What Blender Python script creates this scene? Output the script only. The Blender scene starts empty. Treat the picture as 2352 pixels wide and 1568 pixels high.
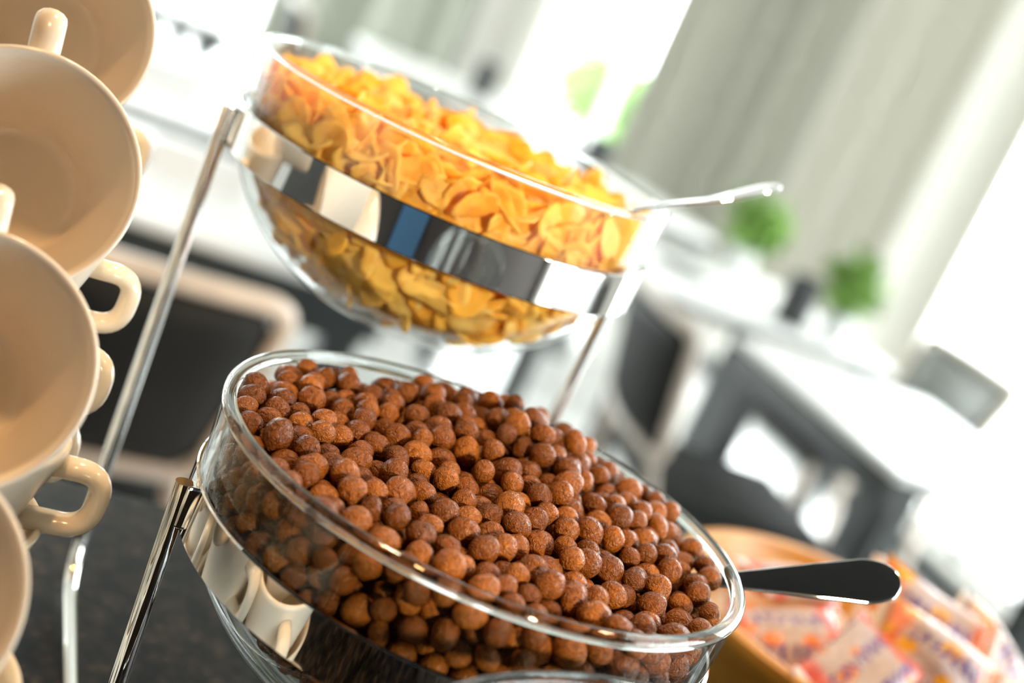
import bpy, bmesh, math, random
import numpy as np
from mathutils import Vector, Matrix
random.seed(7)
rng = np.random.default_rng(11)
PI = math.pi
SC = bpy.context.scene
COL = SC.collection

# ------------------------------------------------------------------ camera
CAM_Z = 1.31
cam_data = bpy.data.cameras.new('camera')
cam = bpy.data.objects.new('camera', cam_data)
COL.objects.link(cam)
cam_rot = (Matrix.Rotation(math.radians(-24), 4, 'Z') @ Matrix.Rotation(math.radians(76.41), 4, 'X')
           @ Matrix.Rotation(math.radians(24.26), 4, 'Z'))
cam.matrix_world = Matrix.Translation((0, 0, CAM_Z)) @ cam_rot
cam_data.sensor_width = 36
cam_data.lens = 50
cam_data.clip_start = 0.02
cam_data.clip_end = 200
cam_data.dof.use_dof = True
cam_data.dof.focus_distance = 0.555
cam_data.dof.aperture_fstop = 4.2
SC.camera = cam

# ------------------------------------------------------------------ world, lamps, exposure
SC.view_settings.view_transform = 'Standard'
SC.view_settings.look = 'None'
SC.view_settings.exposure = 0.0
SC.view_settings.gamma = 1.0
SC.view_settings.use_curve_mapping = False
SC.cycles.max_bounces = 14
SC.cycles.diffuse_bounces = 7
SC.cycles.transparent_max_bounces = 24
SC.cycles.transmission_bounces = 10
SC.cycles.caustics_reflective = False
SC.cycles.sample_clamp_indirect = 8
W = bpy.data.worlds.new('overcast_sky')
SC.world = W
W.use_nodes = True
bg = W.node_tree.nodes['Background']
bg.inputs['Color'].default_value = (0.93, 0.985, 1.0, 1)
bg.inputs['Strength'].default_value = 14.0


def lamp(name, loc, target, power, color, radius, angle=70, blend=0.6):
    d = bpy.data.lights.new(name, 'SPOT')
    d.energy = power
    d.color = color
    d.shadow_soft_size = radius
    d.spot_size = math.radians(angle)
    d.spot_blend = blend
    o = bpy.data.objects.new(name, d)
    COL.objects.link(o)
    o.location = loc
    o.rotation_euler = (Vector(target) - Vector(loc)).to_track_quat('-Z', 'Y').to_euler()
    return o


WARM = (1.0, 0.62, 0.30)
lamp('buffet_or_fill_spot', (-0.15, 0.10, 2.45), (0.10, 0.55, 1.05), 40, (1.0, 0.55, 0.22), 0.05)
lamp('buffet_or_fill_spot', (0.46, -0.90, 1.60), (0.30, 0.60, 1.12), 150, (1.0, 0.80, 0.52), 0.05, 17, 0.6)  # added fill from low in front, brightens the cereal fronts; no real lamp
lamp('buffet_or_fill_spot', (1.15, 0.55, 2.45), (0.62, 0.70, 1.00), 28, (1.0, 0.72, 0.40), 0.05)
lamp('buffet_or_fill_spot', (0.25, 1.10, 2.55), (0.25, 0.65, 1.15), 55, (1.0, 0.78, 0.50), 0.05)


def window_light(name, loc, sx, sz, rot):
    d = bpy.data.lights.new(name, 'AREA')
    d.shape = 'RECTANGLE'
    d.size = sx
    d.size_y = sz
    d.cycles.is_portal = True
    o = bpy.data.objects.new(name, d)
    COL.objects.link(o)
    o.location = loc
    o.rotation_euler = rot


# portals sit in the window openings and only guide the sky's own light
window_light('sky_portal', (3.52, 3.65, 1.3), 3.8, 2.6, (PI / 2, 0, PI / 2))
window_light('sky_portal', (3.52, 8.2, 1.3), 3.0, 2.6, (PI / 2, 0, PI / 2))
window_light('sky_portal', (-0.8, 10.12, 1.3), 5.0, 2.6, (PI / 2, 0, PI))

window_light('sky_portal', (3.52, -.8, 1.3), 2.6, 2.6, (PI / 2, 0, PI / 2))

# ------------------------------------------------------------------ materials
def mat(name):
    m = bpy.data.materials.new(name)
    m.use_nodes = True
    nt = m.node_tree
    return m, nt, nt.nodes['Principled BSDF']


def N(nt, t, **kw):
    n = nt.nodes.new(t)
    for k, v in kw.items():
        setattr(n, k, v)
    return n


def L(nt, a, b):
    nt.links.new(a, b)


def simple(name, col, rough=0.5, metal=0.0, spec=0.5, bump=0.0, bscale=200, coat=0.0, var=0.0, vscale=6):
    m, nt, p = mat(name)
    p.inputs['Base Color'].default_value = (*col, 1)
    p.inputs['Roughness'].default_value = rough
    p.inputs['Metallic'].default_value = metal
    p.inputs['Specular IOR Level'].default_value = spec
    p.inputs['Coat Weight'].default_value = coat
    tc = N(nt, 'ShaderNodeTexCoord')
    if bump:
        no = N(nt, 'ShaderNodeTexNoise')
        no.inputs['Scale'].default_value = bscale
        no.inputs['Detail'].default_value = 4
        b = N(nt, 'ShaderNodeBump')
        b.inputs['Strength'].default_value = bump
        b.inputs['Distance'].default_value = 0.002
        L(nt, tc.outputs['Object'], no.inputs['Vector'])
        L(nt, no.outputs['Fac'], b.inputs['Height'])
        L(nt, b.outputs['Normal'], p.inputs['Normal'])
    if var:
        no = N(nt, 'ShaderNodeTexNoise')
        no.inputs['Scale'].default_value = vscale
        r = N(nt, 'ShaderNodeValToRGB')
        r.color_ramp.elements[0].color = (*[c * (1 - var) for c in col], 1)
        r.color_ramp.elements[1].color = (*[min(1, c * (1 + var)) for c in col], 1)
        r.color_ramp.elements[0].position = 0.3
        r.color_ramp.elements[1].position = 0.7
        L(nt, tc.outputs['Object'], no.inputs['Vector'])
        L(nt, no.outputs['Fac'], r.inputs['Fac'])
        L(nt, r.outputs['Color'], p.inputs['Base Color'])
    return m


def clear_glass(name, tint=(0.97, 0.99, 0.985), rough=0.0, gain=1.0):
    """thin clear glass: straight transmission plus Fresnel reflection on each face"""
    m, nt, p = mat(name)
    nt.nodes.remove(p)
    out = nt.nodes['Material Output']
    lw = N(nt, 'ShaderNodeLayerWeight')
    lw.inputs['Blend'].default_value = 0.5
    pw = N(nt, 'ShaderNodeMath', operation='POWER')
    pw.inputs[1].default_value = 5.0
    ma = N(nt, 'ShaderNodeMath', operation='MULTIPLY_ADD')
    ma.inputs[1].default_value = 0.94 * gain
    ma.inputs[2].default_value = 0.042 * gain
    tr = N(nt, 'ShaderNodeBsdfTransparent')
    tr.inputs['Color'].default_value = (*tint, 1)
    gl = N(nt, 'ShaderNodeBsdfGlossy')
    gl.inputs['Roughness'].default_value = rough
    mx = N(nt, 'ShaderNodeMixShader')
    L(nt, lw.outputs['Facing'], pw.inputs[0])
    L(nt, pw.outputs[0], ma.inputs[0])
    L(nt, ma.outputs[0], mx.inputs['Fac'])
    L(nt, tr.outputs[0], mx.inputs[1])
    L(nt, gl.outputs[0], mx.inputs[2])
    L(nt, mx.outputs[0], out.inputs['Surface'])
    return m


M = {}
M['bowl_glass'] = clear_glass('bowl_glass', (0.975, 0.99, 0.985))
M['pane'] = clear_glass('window_pane', (0.99, 1.0, 0.995))
m, nt, p = mat('rim_glass')
p.inputs['Base Color'].default_value = (0.95, 1.0, 0.98, 1)
p.inputs['Roughness'].default_value = 0.02
p.inputs['Transmission Weight'].default_value = 1.0
p.inputs['IOR'].default_value = 1.46
M['rim_glass'] = m
M['chrome'] = simple('polished_steel', (0.86, 0.85, 0.83), 0.035, 1.0)
M['spoon_steel'] = simple('spoon_steel', (0.80, 0.79, 0.77), 0.035, 1.0)
M['porcelain'] = simple('porcelain', (0.82, 0.735, 0.61), 0.16, spec=0.55)
M['table_top'] = simple('table_top', (0.82, 0.81, 0.795), 0.35, var=0.04, vscale=3)
M['table_dark'] = simple('table_dark', (0.022, 0.027, 0.027), 0.4)
M['chair_black'] = simple('chair_black', (0.012, 0.012, 0.0115), 0.6, spec=0.2, bump=0.15, bscale=500)
M['sheen_and_card_grey'] = simple('sheen_and_card_grey', (0.22, 0.22, 0.21), 0.35)
M['chair_rim'] = simple('chair_rim', (0.62, 0.52, 0.44), 0.35, var=0.08, vscale=20)
M['wall'] = simple('plaster', (0.72, 0.70, 0.66), 0.8, bump=0.05, bscale=80)
M['ceiling'] = simple('ceiling_paint', (0.82, 0.82, 0.80), 0.9)
M['dark_overhead'] = simple('dark_overhead_paint', (0.010, 0.0095, 0.009), 0.8)
M['brown_wall'] = simple('brown_wall', (0.042, 0.032, 0.027), 0.6, var=0.12, vscale=3)
M['blue_panel'] = simple('blue_panel', (0.055, 0.16, 0.30), 0.4)
M['black_lacquer'] = simple('black_lacquer', (0.012, 0.012, 0.012), 0.3)
M['frame_white'] = simple('window_frame', (0.75, 0.76, 0.75), 0.4)
M['skirting'] = simple('skirting', (0.5, 0.48, 0.45), 0.5)
M['paving'] = simple('paving', (0.55, 0.55, 0.52), 0.9, var=0.1)
M['pot_dark'] = simple('dark_stoneware', (0.03, 0.032, 0.034), 0.5)
M['menu_dark'] = simple('menu_cover', (0.03, 0.035, 0.035), 0.5)
M['leaf'] = simple('leaf', (0.20, 0.36, 0.06), 0.5)
M['hedge'] = simple('hedge_leaf', (0.22, 0.42, 0.10), 0.6)
M['napkin'] = simple('napkin', (0.80, 0.76, 0.73), 0.9)
M['cabinet'] = simple('cabinet_black', (0.03, 0.028, 0.026), 0.4)

# floor: pale polished boards
m, nt, p = mat('pale_floor')
tc = N(nt, 'ShaderNodeTexCoord')
mp = N(nt, 'ShaderNodeMapping')
mp.inputs['Scale'].default_value = (6, 0.8, 1)
no = N(nt, 'ShaderNodeTexNoise')
no.inputs['Scale'].default_value = 3
no.inputs['Detail'].default_value = 6
r = N(nt, 'ShaderNodeValToRGB')
r.color_ramp.elements[0].color = (0.60, 0.60, 0.585, 1)
r.color_ramp.elements[1].color = (0.74, 0.735, 0.715, 1)
L(nt, tc.outputs['Object'], mp.inputs['Vector'])
L(nt, mp.outputs[0], no.inputs['Vector'])
L(nt, no.outputs['Fac'], r.inputs['Fac'])
L(nt, r.outputs['Color'], p.inputs['Base Color'])
p.inputs['Roughness'].default_value = 0.14
p.inputs['Specular IOR Level'].default_value = 1.0
M['floor'] = m

# granite
m, nt, p = mat('dark_granite')
tc = N(nt, 'ShaderNodeTexCoord')
vo = N(nt, 'ShaderNodeTexVoronoi')
vo.inputs['Scale'].default_value = 150
n1 = N(nt, 'ShaderNodeTexNoise')
n1.inputs['Scale'].default_value = 85
n1.inputs['Detail'].default_value = 5
r = N(nt, 'ShaderNodeValToRGB')
e = r.color_ramp.elements
e[0].position = 0.0
e[0].color = (0.040, 0.033, 0.027, 1)
e[1].position = 0.62
e[1].color = (0.005, 0.005, 0.005, 1)
e2 = e.new(0.25)
e2.color = (0.016, 0.0135, 0.011, 1)
r2 = N(nt, 'ShaderNodeValToRGB')
r2.color_ramp.elements[0].position = 0.42
r2.color_ramp.elements[0].color = (0.15, 0.15, 0.15, 1)
r2.color_ramp.elements[1].position = 0.72
r2.color_ramp.elements[1].color = (3.0, 2.4, 1.8, 1)
mu = N(nt, 'ShaderNodeMix', data_type='RGBA', blend_type='MULTIPLY')
mu.inputs['Factor'].default_value = 1.0
L(nt, tc.outputs['Object'], vo.inputs['Vector'])
L(nt, tc.outputs['Object'], n1.inputs['Vector'])
L(nt, vo.outputs['Distance'], r.inputs['Fac'])
L(nt, n1.outputs['Fac'], r2.inputs['Fac'])
L(nt, r.outputs['Color'], mu.inputs['A'])
L(nt, r2.outputs['Color'], mu.inputs['B'])
L(nt, mu.outputs['Result'], p.inputs['Base Color'])
p.inputs['Roughness'].default_value = 0.35
p.inputs['Specular IOR Level'].default_value = 0.08
M['granite'] = m

# chocolate cereal
m, nt, p = mat('chocolate_cereal')
oi = N(nt, 'ShaderNodeObjectInfo')
ge = N(nt, 'ShaderNodeNewGeometry')
ad = N(nt, 'ShaderNodeMath', operation='ADD')
fr = N(nt, 'ShaderNodeMath', operation='FRACT')
L(nt, oi.outputs['Random'], ad.inputs[0])
L(nt, ge.outputs['Random Per Island'], ad.inputs[1])
L(nt, ad.outputs[0], fr.inputs[0])
r = N(nt, 'ShaderNodeValToRGB')
e = r.color_ramp.elements
e[0].color = (0.135, 0.038, 0.005, 1)
e[1].color = (0.31, 0.102, 0.012, 1)
e3 = e.new(0.5)
e3.color = (0.21, 0.062, 0.007, 1)
L(nt, fr.outputs[0], r.inputs['Fac'])
tc = N(nt, 'ShaderNodeTexCoord')
n1 = N(nt, 'ShaderNodeTexNoise')
n1.inputs['Scale'].default_value = 520
n1.inputs['Detail'].default_value = 3
n1.inputs['Distortion'].default_value = 1.2
vo = N(nt, 'ShaderNodeTexVoronoi', feature='DISTANCE_TO_EDGE')
vo.inputs['Scale'].default_value = 300
r2 = N(nt, 'ShaderNodeValToRGB')
r2.color_ramp.elements[0].position = 0.30
r2.color_ramp.elements[0].color = (0.55, 0.5, 0.5, 1)
r2.color_ramp.elements[1].position = 0.62
r2.color_ramp.elements[1].color = (1.12, 1.1, 1.1, 1)
mu = N(nt, 'ShaderNodeMix', data_type='RGBA', blend_type='MULTIPLY')
mu.inputs['Factor'].default_value = 1.0
b = N(nt, 'ShaderNodeBump')
b.inputs['Strength'].default_value = 1.0
b.inputs['Distance'].default_value = 0.0016
L(nt, tc.outputs['Object'], n1.inputs['Vector'])
L(nt, n1.outputs['Fac'], r2.inputs['Fac'])
L(nt, r.outputs['Color'], mu.inputs['A'])
L(nt, r2.outputs['Color'], mu.inputs['B'])
L(nt, mu.outputs['Result'], p.inputs['Base Color'])
L(nt, n1.outputs['Fac'], b.inputs['Height'])
L(nt, b.outputs['Normal'], p.inputs['Normal'])
p.inputs['Roughness'].default_value = 0.27
p.inputs['Specular IOR Level'].default_value = 0.34
M['choco'] = m

# corn flakes: golden, slightly translucent
m, nt, p = mat('corn_flake')
oi = N(nt, 'ShaderNodeObjectInfo')
ge = N(nt, 'ShaderNodeNewGeometry')
ad = N(nt, 'ShaderNodeMath', operation='ADD')
fr = N(nt, 'ShaderNodeMath', operation='FRACT')
L(nt, oi.outputs['Random'], ad.inputs[0])
L(nt, ge.outputs['Random Per Island'], ad.inputs[1])
L(nt, ad.outputs[0], fr.inputs[0])
r = N(nt, 'ShaderNodeValToRGB')
e = r.color_ramp.elements
e[0].color = (1.0, 0.60, 0.075, 1)
e[1].color = (1.0, 0.80, 0.28, 1)
e3 = e.new(0.55)
e3.color = (1.0, 0.69, 0.12, 1)
L(nt, fr.outputs[0], r.inputs['Fac'])
tc = N(nt, 'ShaderNodeTexCoord')
n1 = N(nt, 'ShaderNodeTexNoise')
n1.inputs['Scale'].default_value = 130
n1.inputs['Detail'].default_value = 3
r2 = N(nt, 'ShaderNodeValToRGB')
r2.color_ramp.elements[0].position = 0.28
r2.color_ramp.elements[0].color = (0.85, 0.66, 0.5, 1)
r2.color_ramp.elements[1].position = 0.48
r2.color_ramp.elements[1].color = (1, 1, 1, 1)
mu = N(nt, 'ShaderNodeMix', data_type='RGBA', blend_type='MULTIPLY')
mu.inputs['Factor'].default_value = 1.0
L(nt, tc.outputs['Object'], n1.inputs['Vector'])
L(nt, n1.outputs['Fac'], r2.inputs['Fac'])
L(nt, r.outputs['Color'], mu.inputs['A'])
L(nt, r2.outputs['Color'], mu.inputs['B'])
L(nt, mu.outputs['Result'], p.inputs['Base Color'])
p.inputs['Roughness'].default_value = 0.5
tl = N(nt, 'ShaderNodeBsdfTranslucent')
L(nt, mu.outputs['Result'], tl.inputs['Color'])
mx = N(nt, 'ShaderNodeMixShader')
mx.inputs['Fac'].default_value = 0.45
out = nt.nodes['Material Output']
L(nt, p.outputs[0], mx.inputs[1])
L(nt, tl.outputs[0], mx.inputs[2])
L(nt, mx.outputs[0], out.inputs['Surface'])
M['flake'] = m

# turned pale wood
m, nt, p = mat('honey_wood')
tc = N(nt, 'ShaderNodeTexCoord')
mp = N(nt, 'ShaderNodeMapping')
mp.inputs['Scale'].default_value = (3, 3, 24)
n1 = N(nt, 'ShaderNodeTexNoise')
n1.inputs['Scale'].default_value = 5
n1.inputs['Detail'].default_value = 5
n1.inputs['Distortion'].default_value = 0.8
r = N(nt, 'ShaderNodeValToRGB')
r.color_ramp.elements[0].position = 0.3
r.color_ramp.elements[0].color = (0.52, 0.22, 0.03, 1)
r.color_ramp.elements[1].position = 0.7
r.color_ramp.elements[1].color = (0.76, 0.40, 0.075, 1)
L(nt, tc.outputs['Object'], mp.inputs['Vector'])
L(nt, mp.outputs[0], n1.inputs['Vector'])
L(nt, n1.outputs['Fac'], r.inputs['Fac'])
L(nt, r.outputs['Color'], p.inputs['Base Color'])
p.inputs['Roughness'].default_value = 0.4
M['wood'] = m


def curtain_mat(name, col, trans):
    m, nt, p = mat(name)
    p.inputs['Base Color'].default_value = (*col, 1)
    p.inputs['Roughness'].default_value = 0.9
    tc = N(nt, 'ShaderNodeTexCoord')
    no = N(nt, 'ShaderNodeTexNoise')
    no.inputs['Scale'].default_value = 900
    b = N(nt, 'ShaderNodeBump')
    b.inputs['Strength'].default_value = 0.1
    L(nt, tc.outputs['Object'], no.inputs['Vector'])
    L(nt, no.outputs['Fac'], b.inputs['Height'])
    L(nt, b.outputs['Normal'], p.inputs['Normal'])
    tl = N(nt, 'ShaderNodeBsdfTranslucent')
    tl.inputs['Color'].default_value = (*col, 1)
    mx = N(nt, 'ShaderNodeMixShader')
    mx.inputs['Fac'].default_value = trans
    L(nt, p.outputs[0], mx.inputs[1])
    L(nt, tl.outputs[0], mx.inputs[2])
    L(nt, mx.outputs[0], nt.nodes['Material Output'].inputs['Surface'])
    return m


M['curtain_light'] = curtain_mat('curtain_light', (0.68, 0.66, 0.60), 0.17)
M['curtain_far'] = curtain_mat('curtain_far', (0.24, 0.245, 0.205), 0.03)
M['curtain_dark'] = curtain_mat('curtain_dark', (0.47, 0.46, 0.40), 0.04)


def wrapper_mat(name, seed, edge, fruit):
    """printed film: off-white ground, coloured side bands, a fruit-coloured patch and blurred violet lettering rows"""
    m, nt, p = mat(name)
    uv = N(nt, 'ShaderNodeTexCoord')
    sep = N(nt, 'ShaderNodeSeparateXYZ')
    L(nt, uv.outputs['UV'], sep.inputs[0])
    # side bands from |u - .5|
    su = N(nt, 'ShaderNodeMath', operation='SUBTRACT')
    su.inputs[1].default_value = 0.5
    ab = N(nt, 'ShaderNodeMath', operation='ABSOLUTE')
    L(nt, sep.outputs['X'], su.inputs[0])
    L(nt, su.outputs[0], ab.inputs[0])
    n0 = N(nt, 'ShaderNodeTexNoise')
    n0.inputs['Scale'].default_value = 3.0
    mp = N(nt, 'ShaderNodeMapping')
    mp.inputs['Location'].default_value = (seed * 3.1, seed * 1.7, 0)
    L(nt, uv.outputs['UV'], mp.inputs['Vector'])
    L(nt, mp.outputs[0], n0.inputs['Vector'])
    ad = N(nt, 'ShaderNodeMath', operation='MULTIPLY_ADD')
    ad.inputs[1].default_value = 0.3
    L(nt, n0.outputs['Fac'], ad.inputs[0])
    L(nt, ab.outputs[0], ad.inputs[2])
    r = N(nt, 'ShaderNodeValToRGB')
    e = r.color_ramp.elements
    e[0].position = 0.42
    e[0].color = (0.62, 0.53, 0.56, 1)
    e[1].position = 0.53
    e[1].color = (*edge, 1)
    L(nt, ad.outputs[0], r.inputs['Fac'])
    # fruit patches
    vo = N(nt, 'ShaderNodeTexVoronoi')
    vo.inputs['Scale'].default_value = 3.2
    L(nt, mp.outputs[0], vo.inputs['Vector'])
    r3 = N(nt, 'ShaderNodeValToRGB')
    r3.color_ramp.elements[0].position = 0.26
    r3.color_ramp.elements[0].color = (1, 1, 1, 1)
    r3.color_ramp.elements[1].position = 0.34
    r3.color_ramp.elements[1].color = (0, 0, 0, 1)
    L(nt, vo.outputs['Distance'], r3.inputs['Fac'])
    mx1 = N(nt, 'ShaderNodeMix', data_type='RGBA')
    mx1.inputs['B'].default_value = (*fruit, 1)
    L(nt, r3.outputs['Color'], mx1.inputs['Factor'])
    L(nt, r.outputs['Color'], mx1.inputs['A'])
    # lettering rows: two bands of short violet strokes
    wv = N(nt, 'ShaderNodeTexWave', wave_type='BANDS', bands_direction='X')
    wv.inputs['Scale'].default_value = 3.2
    wv.inputs['Distortion'].default_value = 7.0
    wv.inputs['Detail'].default_value = 2.0
    wv.inputs['Detail Scale'].default_value = 2.5
    L(nt, mp.outputs[0], wv.inputs['Vector'])
    r4 = N(nt, 'ShaderNodeValToRGB')
    r4.color_ramp.elements[0].position = 0.45
    r4.color_ramp.elements[0].color = (0, 0, 0, 1)
    r4.color_ramp.elements[1].position = 0.6
    r4.color_ramp.elements[1].color = (1, 1, 1, 1)
    L(nt, wv.outputs['Fac'], r4.inputs['Fac'])
    cy = N(nt, 'ShaderNodeMath', operation='PINGPONG')
    cy.inputs[1].default_value = 0.2
    L(nt, sep.outputs['Y'], cy.inputs[0])
    gt = N(nt, 'ShaderNodeMath', operation='GREATER_THAN')
    gt.inputs[1].default_value = 0.125
    L(nt, cy.outputs[0], gt.inputs[0])
    lt = N(nt, 'ShaderNodeMath', operation='LESS_THAN')
    lt.inputs[1].default_value = 0.33
    L(nt, ab.outputs[0], lt.inputs[0])
    m1 = N(nt, 'ShaderNodeMath', operation='MULTIPLY')
    L(nt, gt.outputs[0], m1.inputs[0])
    L(nt, lt.outputs[0], m1.inputs[1])
    m2 = N(nt, 'ShaderNodeMath', operation='MULTIPLY')
    L(nt, m1.outputs[0], m2.inputs[0])
    L(nt, r4.outputs['Color'], m2.inputs[1])
    mx2 = N(nt, 'ShaderNodeMix', data_type='RGBA')
    mx2.inputs['B'].default_value = (0.16, 0.10, 0.42, 1)
    L(nt, m2.outputs[0], mx2.inputs['Factor'])
    L(nt, mx1.outputs['Result'], mx2.inputs['A'])
    L(nt, mx2.outputs['Result'], p.inputs['Base Color'])
    p.inputs['Roughness'].default_value = 0.22
    n5 = N(nt, 'ShaderNodeTexNoise')
    n5.inputs['Scale'].default_value = 9
    n5.inputs['Distortion'].default_value = 1.5
    b = N(nt, 'ShaderNodeBump')
    b.inputs['Strength'].default_value = 0.5
    b.inputs['Distance'].default_value = 0.004
    L(nt, mp.outputs[0], n5.inputs['Vector'])
    L(nt, n5.outputs['Fac'], b.inputs['Height'])
    L(nt, b.outputs['Normal'], p.inputs['Normal'])
    return m


M['wrap_red'] = wrapper_mat('wrapper_red', 1.3, (0.85, 0.09, 0.035), (0.90, 0.24, 0.02))
M['wrap_orange'] = wrapper_mat('wrapper_orange', 2.9, (0.88, 0.22, 0.07), (0.95, 0.48, 0.01))
M['wrap_pink'] = wrapper_mat('wrapper_pink', 4.2, (0.80, 0.16, 0.14), (0.88, 0.32, 0.10))
M['wrap_clear'] = wrapper_mat('wrapper_pale', 6.1, (0.88, 0.62, 0.50), (0.90, 0.55, 0.28))
M['seam_film'] = simple('seam_film', (0.86, 0.80, 0.78), 0.25)


# ------------------------------------------------------------------ mesh helpers
def mesh_obj(name, verts, faces, material, parent=None, smooth=True):
    me = bpy.data.meshes.new(name)
    me.from_pydata([tuple(v) for v in verts], [], faces)
    me.update()
    if smooth:
        me.polygons.foreach_set('use_smooth', [True] * len(me.polygons))
    if material:
        me.materials.append(material)
    o = bpy.data.objects.new(name, me)
    COL.objects.link(o)
    if parent:
        o.parent = parent
    return o


class MB:
    """collects verts / faces, builds one mesh object"""

    def __init__(s):
        s.v = []
        s.f = []

    def add(s, verts, faces):
        k = len(s.v)
        s.v += [tuple(v) for v in verts]
        s.f += [tuple(i + k for i in f) for f in faces]
        return s

    def box(s, a, b, bev=0.0):
        bm = bmesh.new()
        bmesh.ops.create_cube(bm, size=1)
        sz = [b[i] - a[i] for i in range(3)]
        for v in bm.verts:
            v.co = Vector([(a[i] + b[i]) / 2 + v.co[i] * sz[i] for i in range(3)])
        if bev:
            bmesh.ops.bevel(bm, geom=bm.edges[:], offset=bev, segments=2, affect='EDGES', profile=0.5)
        bm.verts.index_update()
        s.add([v.co[:] for v in bm.verts], [[v.index for v in f.verts] for f in bm.faces])
        bm.free()
        return s

    def tube(s, path, r, n=10, cap=True, closed=False, sx=1.0, up=None):
        """swept tube; r number or per-point list; sx flattens along the side axis"""
        P = [Vector(p) for p in path]
        m = len(P)
        rr = r if isinstance(r, (list, tuple)) else [r] * m
        T = []
        for i in range(m):
            if closed:
                t = P[(i + 1) % m] - P[(i - 1) % m]
            else:
                t = P[min(i + 1, m - 1)] - P[max(i - 1, 0)]
            T.append(t.normalized())
        u = Vector(up) if up else (Vector((0, 0, 1)) if abs(T[0].z) < 0.9 else Vector((1, 0, 0)))
        verts = []
        side = T[0].cross(u).normalized()
        for i in range(m):
            side = (side - T[i] * side.dot(T[i])).normalized()
            nn = side.cross(T[i]).normalized()
            for k in range(n):
                a = 2 * PI * k / n
                verts.append(P[i] + side * (math.cos(a) * rr[i] * sx) + nn * (math.sin(a) * rr[i]))
        faces = []
        for i in range(m if closed else m - 1):
            j = (i + 1) % m
            for k in range(n):
                k2 = (k + 1) % n
                faces.append((i * n + k, i * n + k2, j * n + k2, j * n + k))
        if cap and not closed:
            faces.append(tuple(range(n - 1, -1, -1)))
            faces.append(tuple((m - 1) * n + k for k in range(n)))
        return s.add(verts, faces)

    def lathe(s, prof, n=64, c=(0, 0, 0), closed=False):
        """revolve (r, z) profile; r = 0 ends become poles"""
        verts = []
        rings = []
        for (r, z) in prof:
            if r < 1e-7:
                rings.append([len(verts)])
                verts.append((c[0], c[1], c[2] + z))
            else:
                rings.append(list(range(len(verts), len(verts) + n)))
                for k in range(n):
                    a = 2 * PI * k / n
                    verts.append((c[0] + r * math.cos(a), c[1] + r * math.sin(a), c[2] + z))
        faces = []
        m = len(rings)
        for i in range(m if closed else m - 1):
            A, B = rings[i], rings[(i + 1) % m]
            for k in range(n):
                k2 = (k + 1) % n
                if len(A) == 1 and len(B) == 1:
                    continue
                if len(A) == 1:
                    faces.append((A[0], B[k2], B[k]))
                elif len(B) == 1:
                    faces.append((A[k], A[k2], B[0]))
                else:
                    faces.append((A[k], A[k2], B[k2], B[k]))
        return s.add(verts, faces)

    def build(s, name, material, parent=None, smooth=True, auto=None):
        o = mesh_obj(name, s.v, s.f, material, parent, smooth)
        if auto is not None:
            o.data.set_sharp_from_angle(angle=math.radians(auto))
        return o


def arc_pts(c, r, a0, a1, n, ax, ay):
    c = Vector(c)
    return [c + Vector(ax) * (r * math.cos(a0 + (a1 - a0) * i / n)) + Vector(ay) * (r * math.sin(a0 + (a1 - a0) * i / n)) for i in range(n + 1)]


def round_path(pts, rad, seg=5, closed=False):
    """polyline with rounded corners"""
    P = [Vector(p) for p in pts]
    out = []
    m = len(P)
    for i in range(m):
        if not closed and i in (0, m - 1):
            out.append(P[i])
            continue
        a, b, c = P[i - 1], P[i], P[(i + 1) % m]
        d1 = (a - b)
        d2 = (c - b)
        q = min(rad, d1.length * 0.49, d2.length * 0.49)
        p1 = b + d1.normalized() * q
        p2 = b + d2.normalized() * q
        for k in range(seg + 1):
            t = k / seg
            out.append(p1 * (1 - t) ** 2 + b * 2 * t * (1 - t) + p2 * t * t)
    return out


def thing(name, label, cat, loc=(0, 0, 0), rz=0.0, group=None):
    o = bpy.data.objects.new(name, None)
    o.empty_display_size = 0.05
    COL.objects.link(o)
    o.location = loc
    o.rotation_euler = (0, 0, rz)
    return tag(o, label, cat, group)


def tag(o, label=None, cat=None, group=None, kind=None):
    if label:
        o['label'] = label
    if cat:
        o['category'] = cat
    if group:
        o['group'] = group
    if kind:
        o['kind'] = kind
    return o


def structure(name, mb, material, smooth=False, parent=None):
    o = mb.build(name, material, parent, smooth)
    if parent is None:
        o['kind'] = 'structure'
    return o


KIDS = {}


def dup(root, label=None, group=None):
    """copy a thing with its parts and sub-parts"""
    r = root.copy()
    COL.objects.link(r)
    if label:
        r['label'] = label
    if group:
        r['group'] = group
    for ch in list(root.children):
        c = ch.copy()
        COL.objects.link(c)
        c.parent = r
        for g in list(ch.children):
            d = g.copy()
            COL.objects.link(d)
            d.parent = c
    return r


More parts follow.
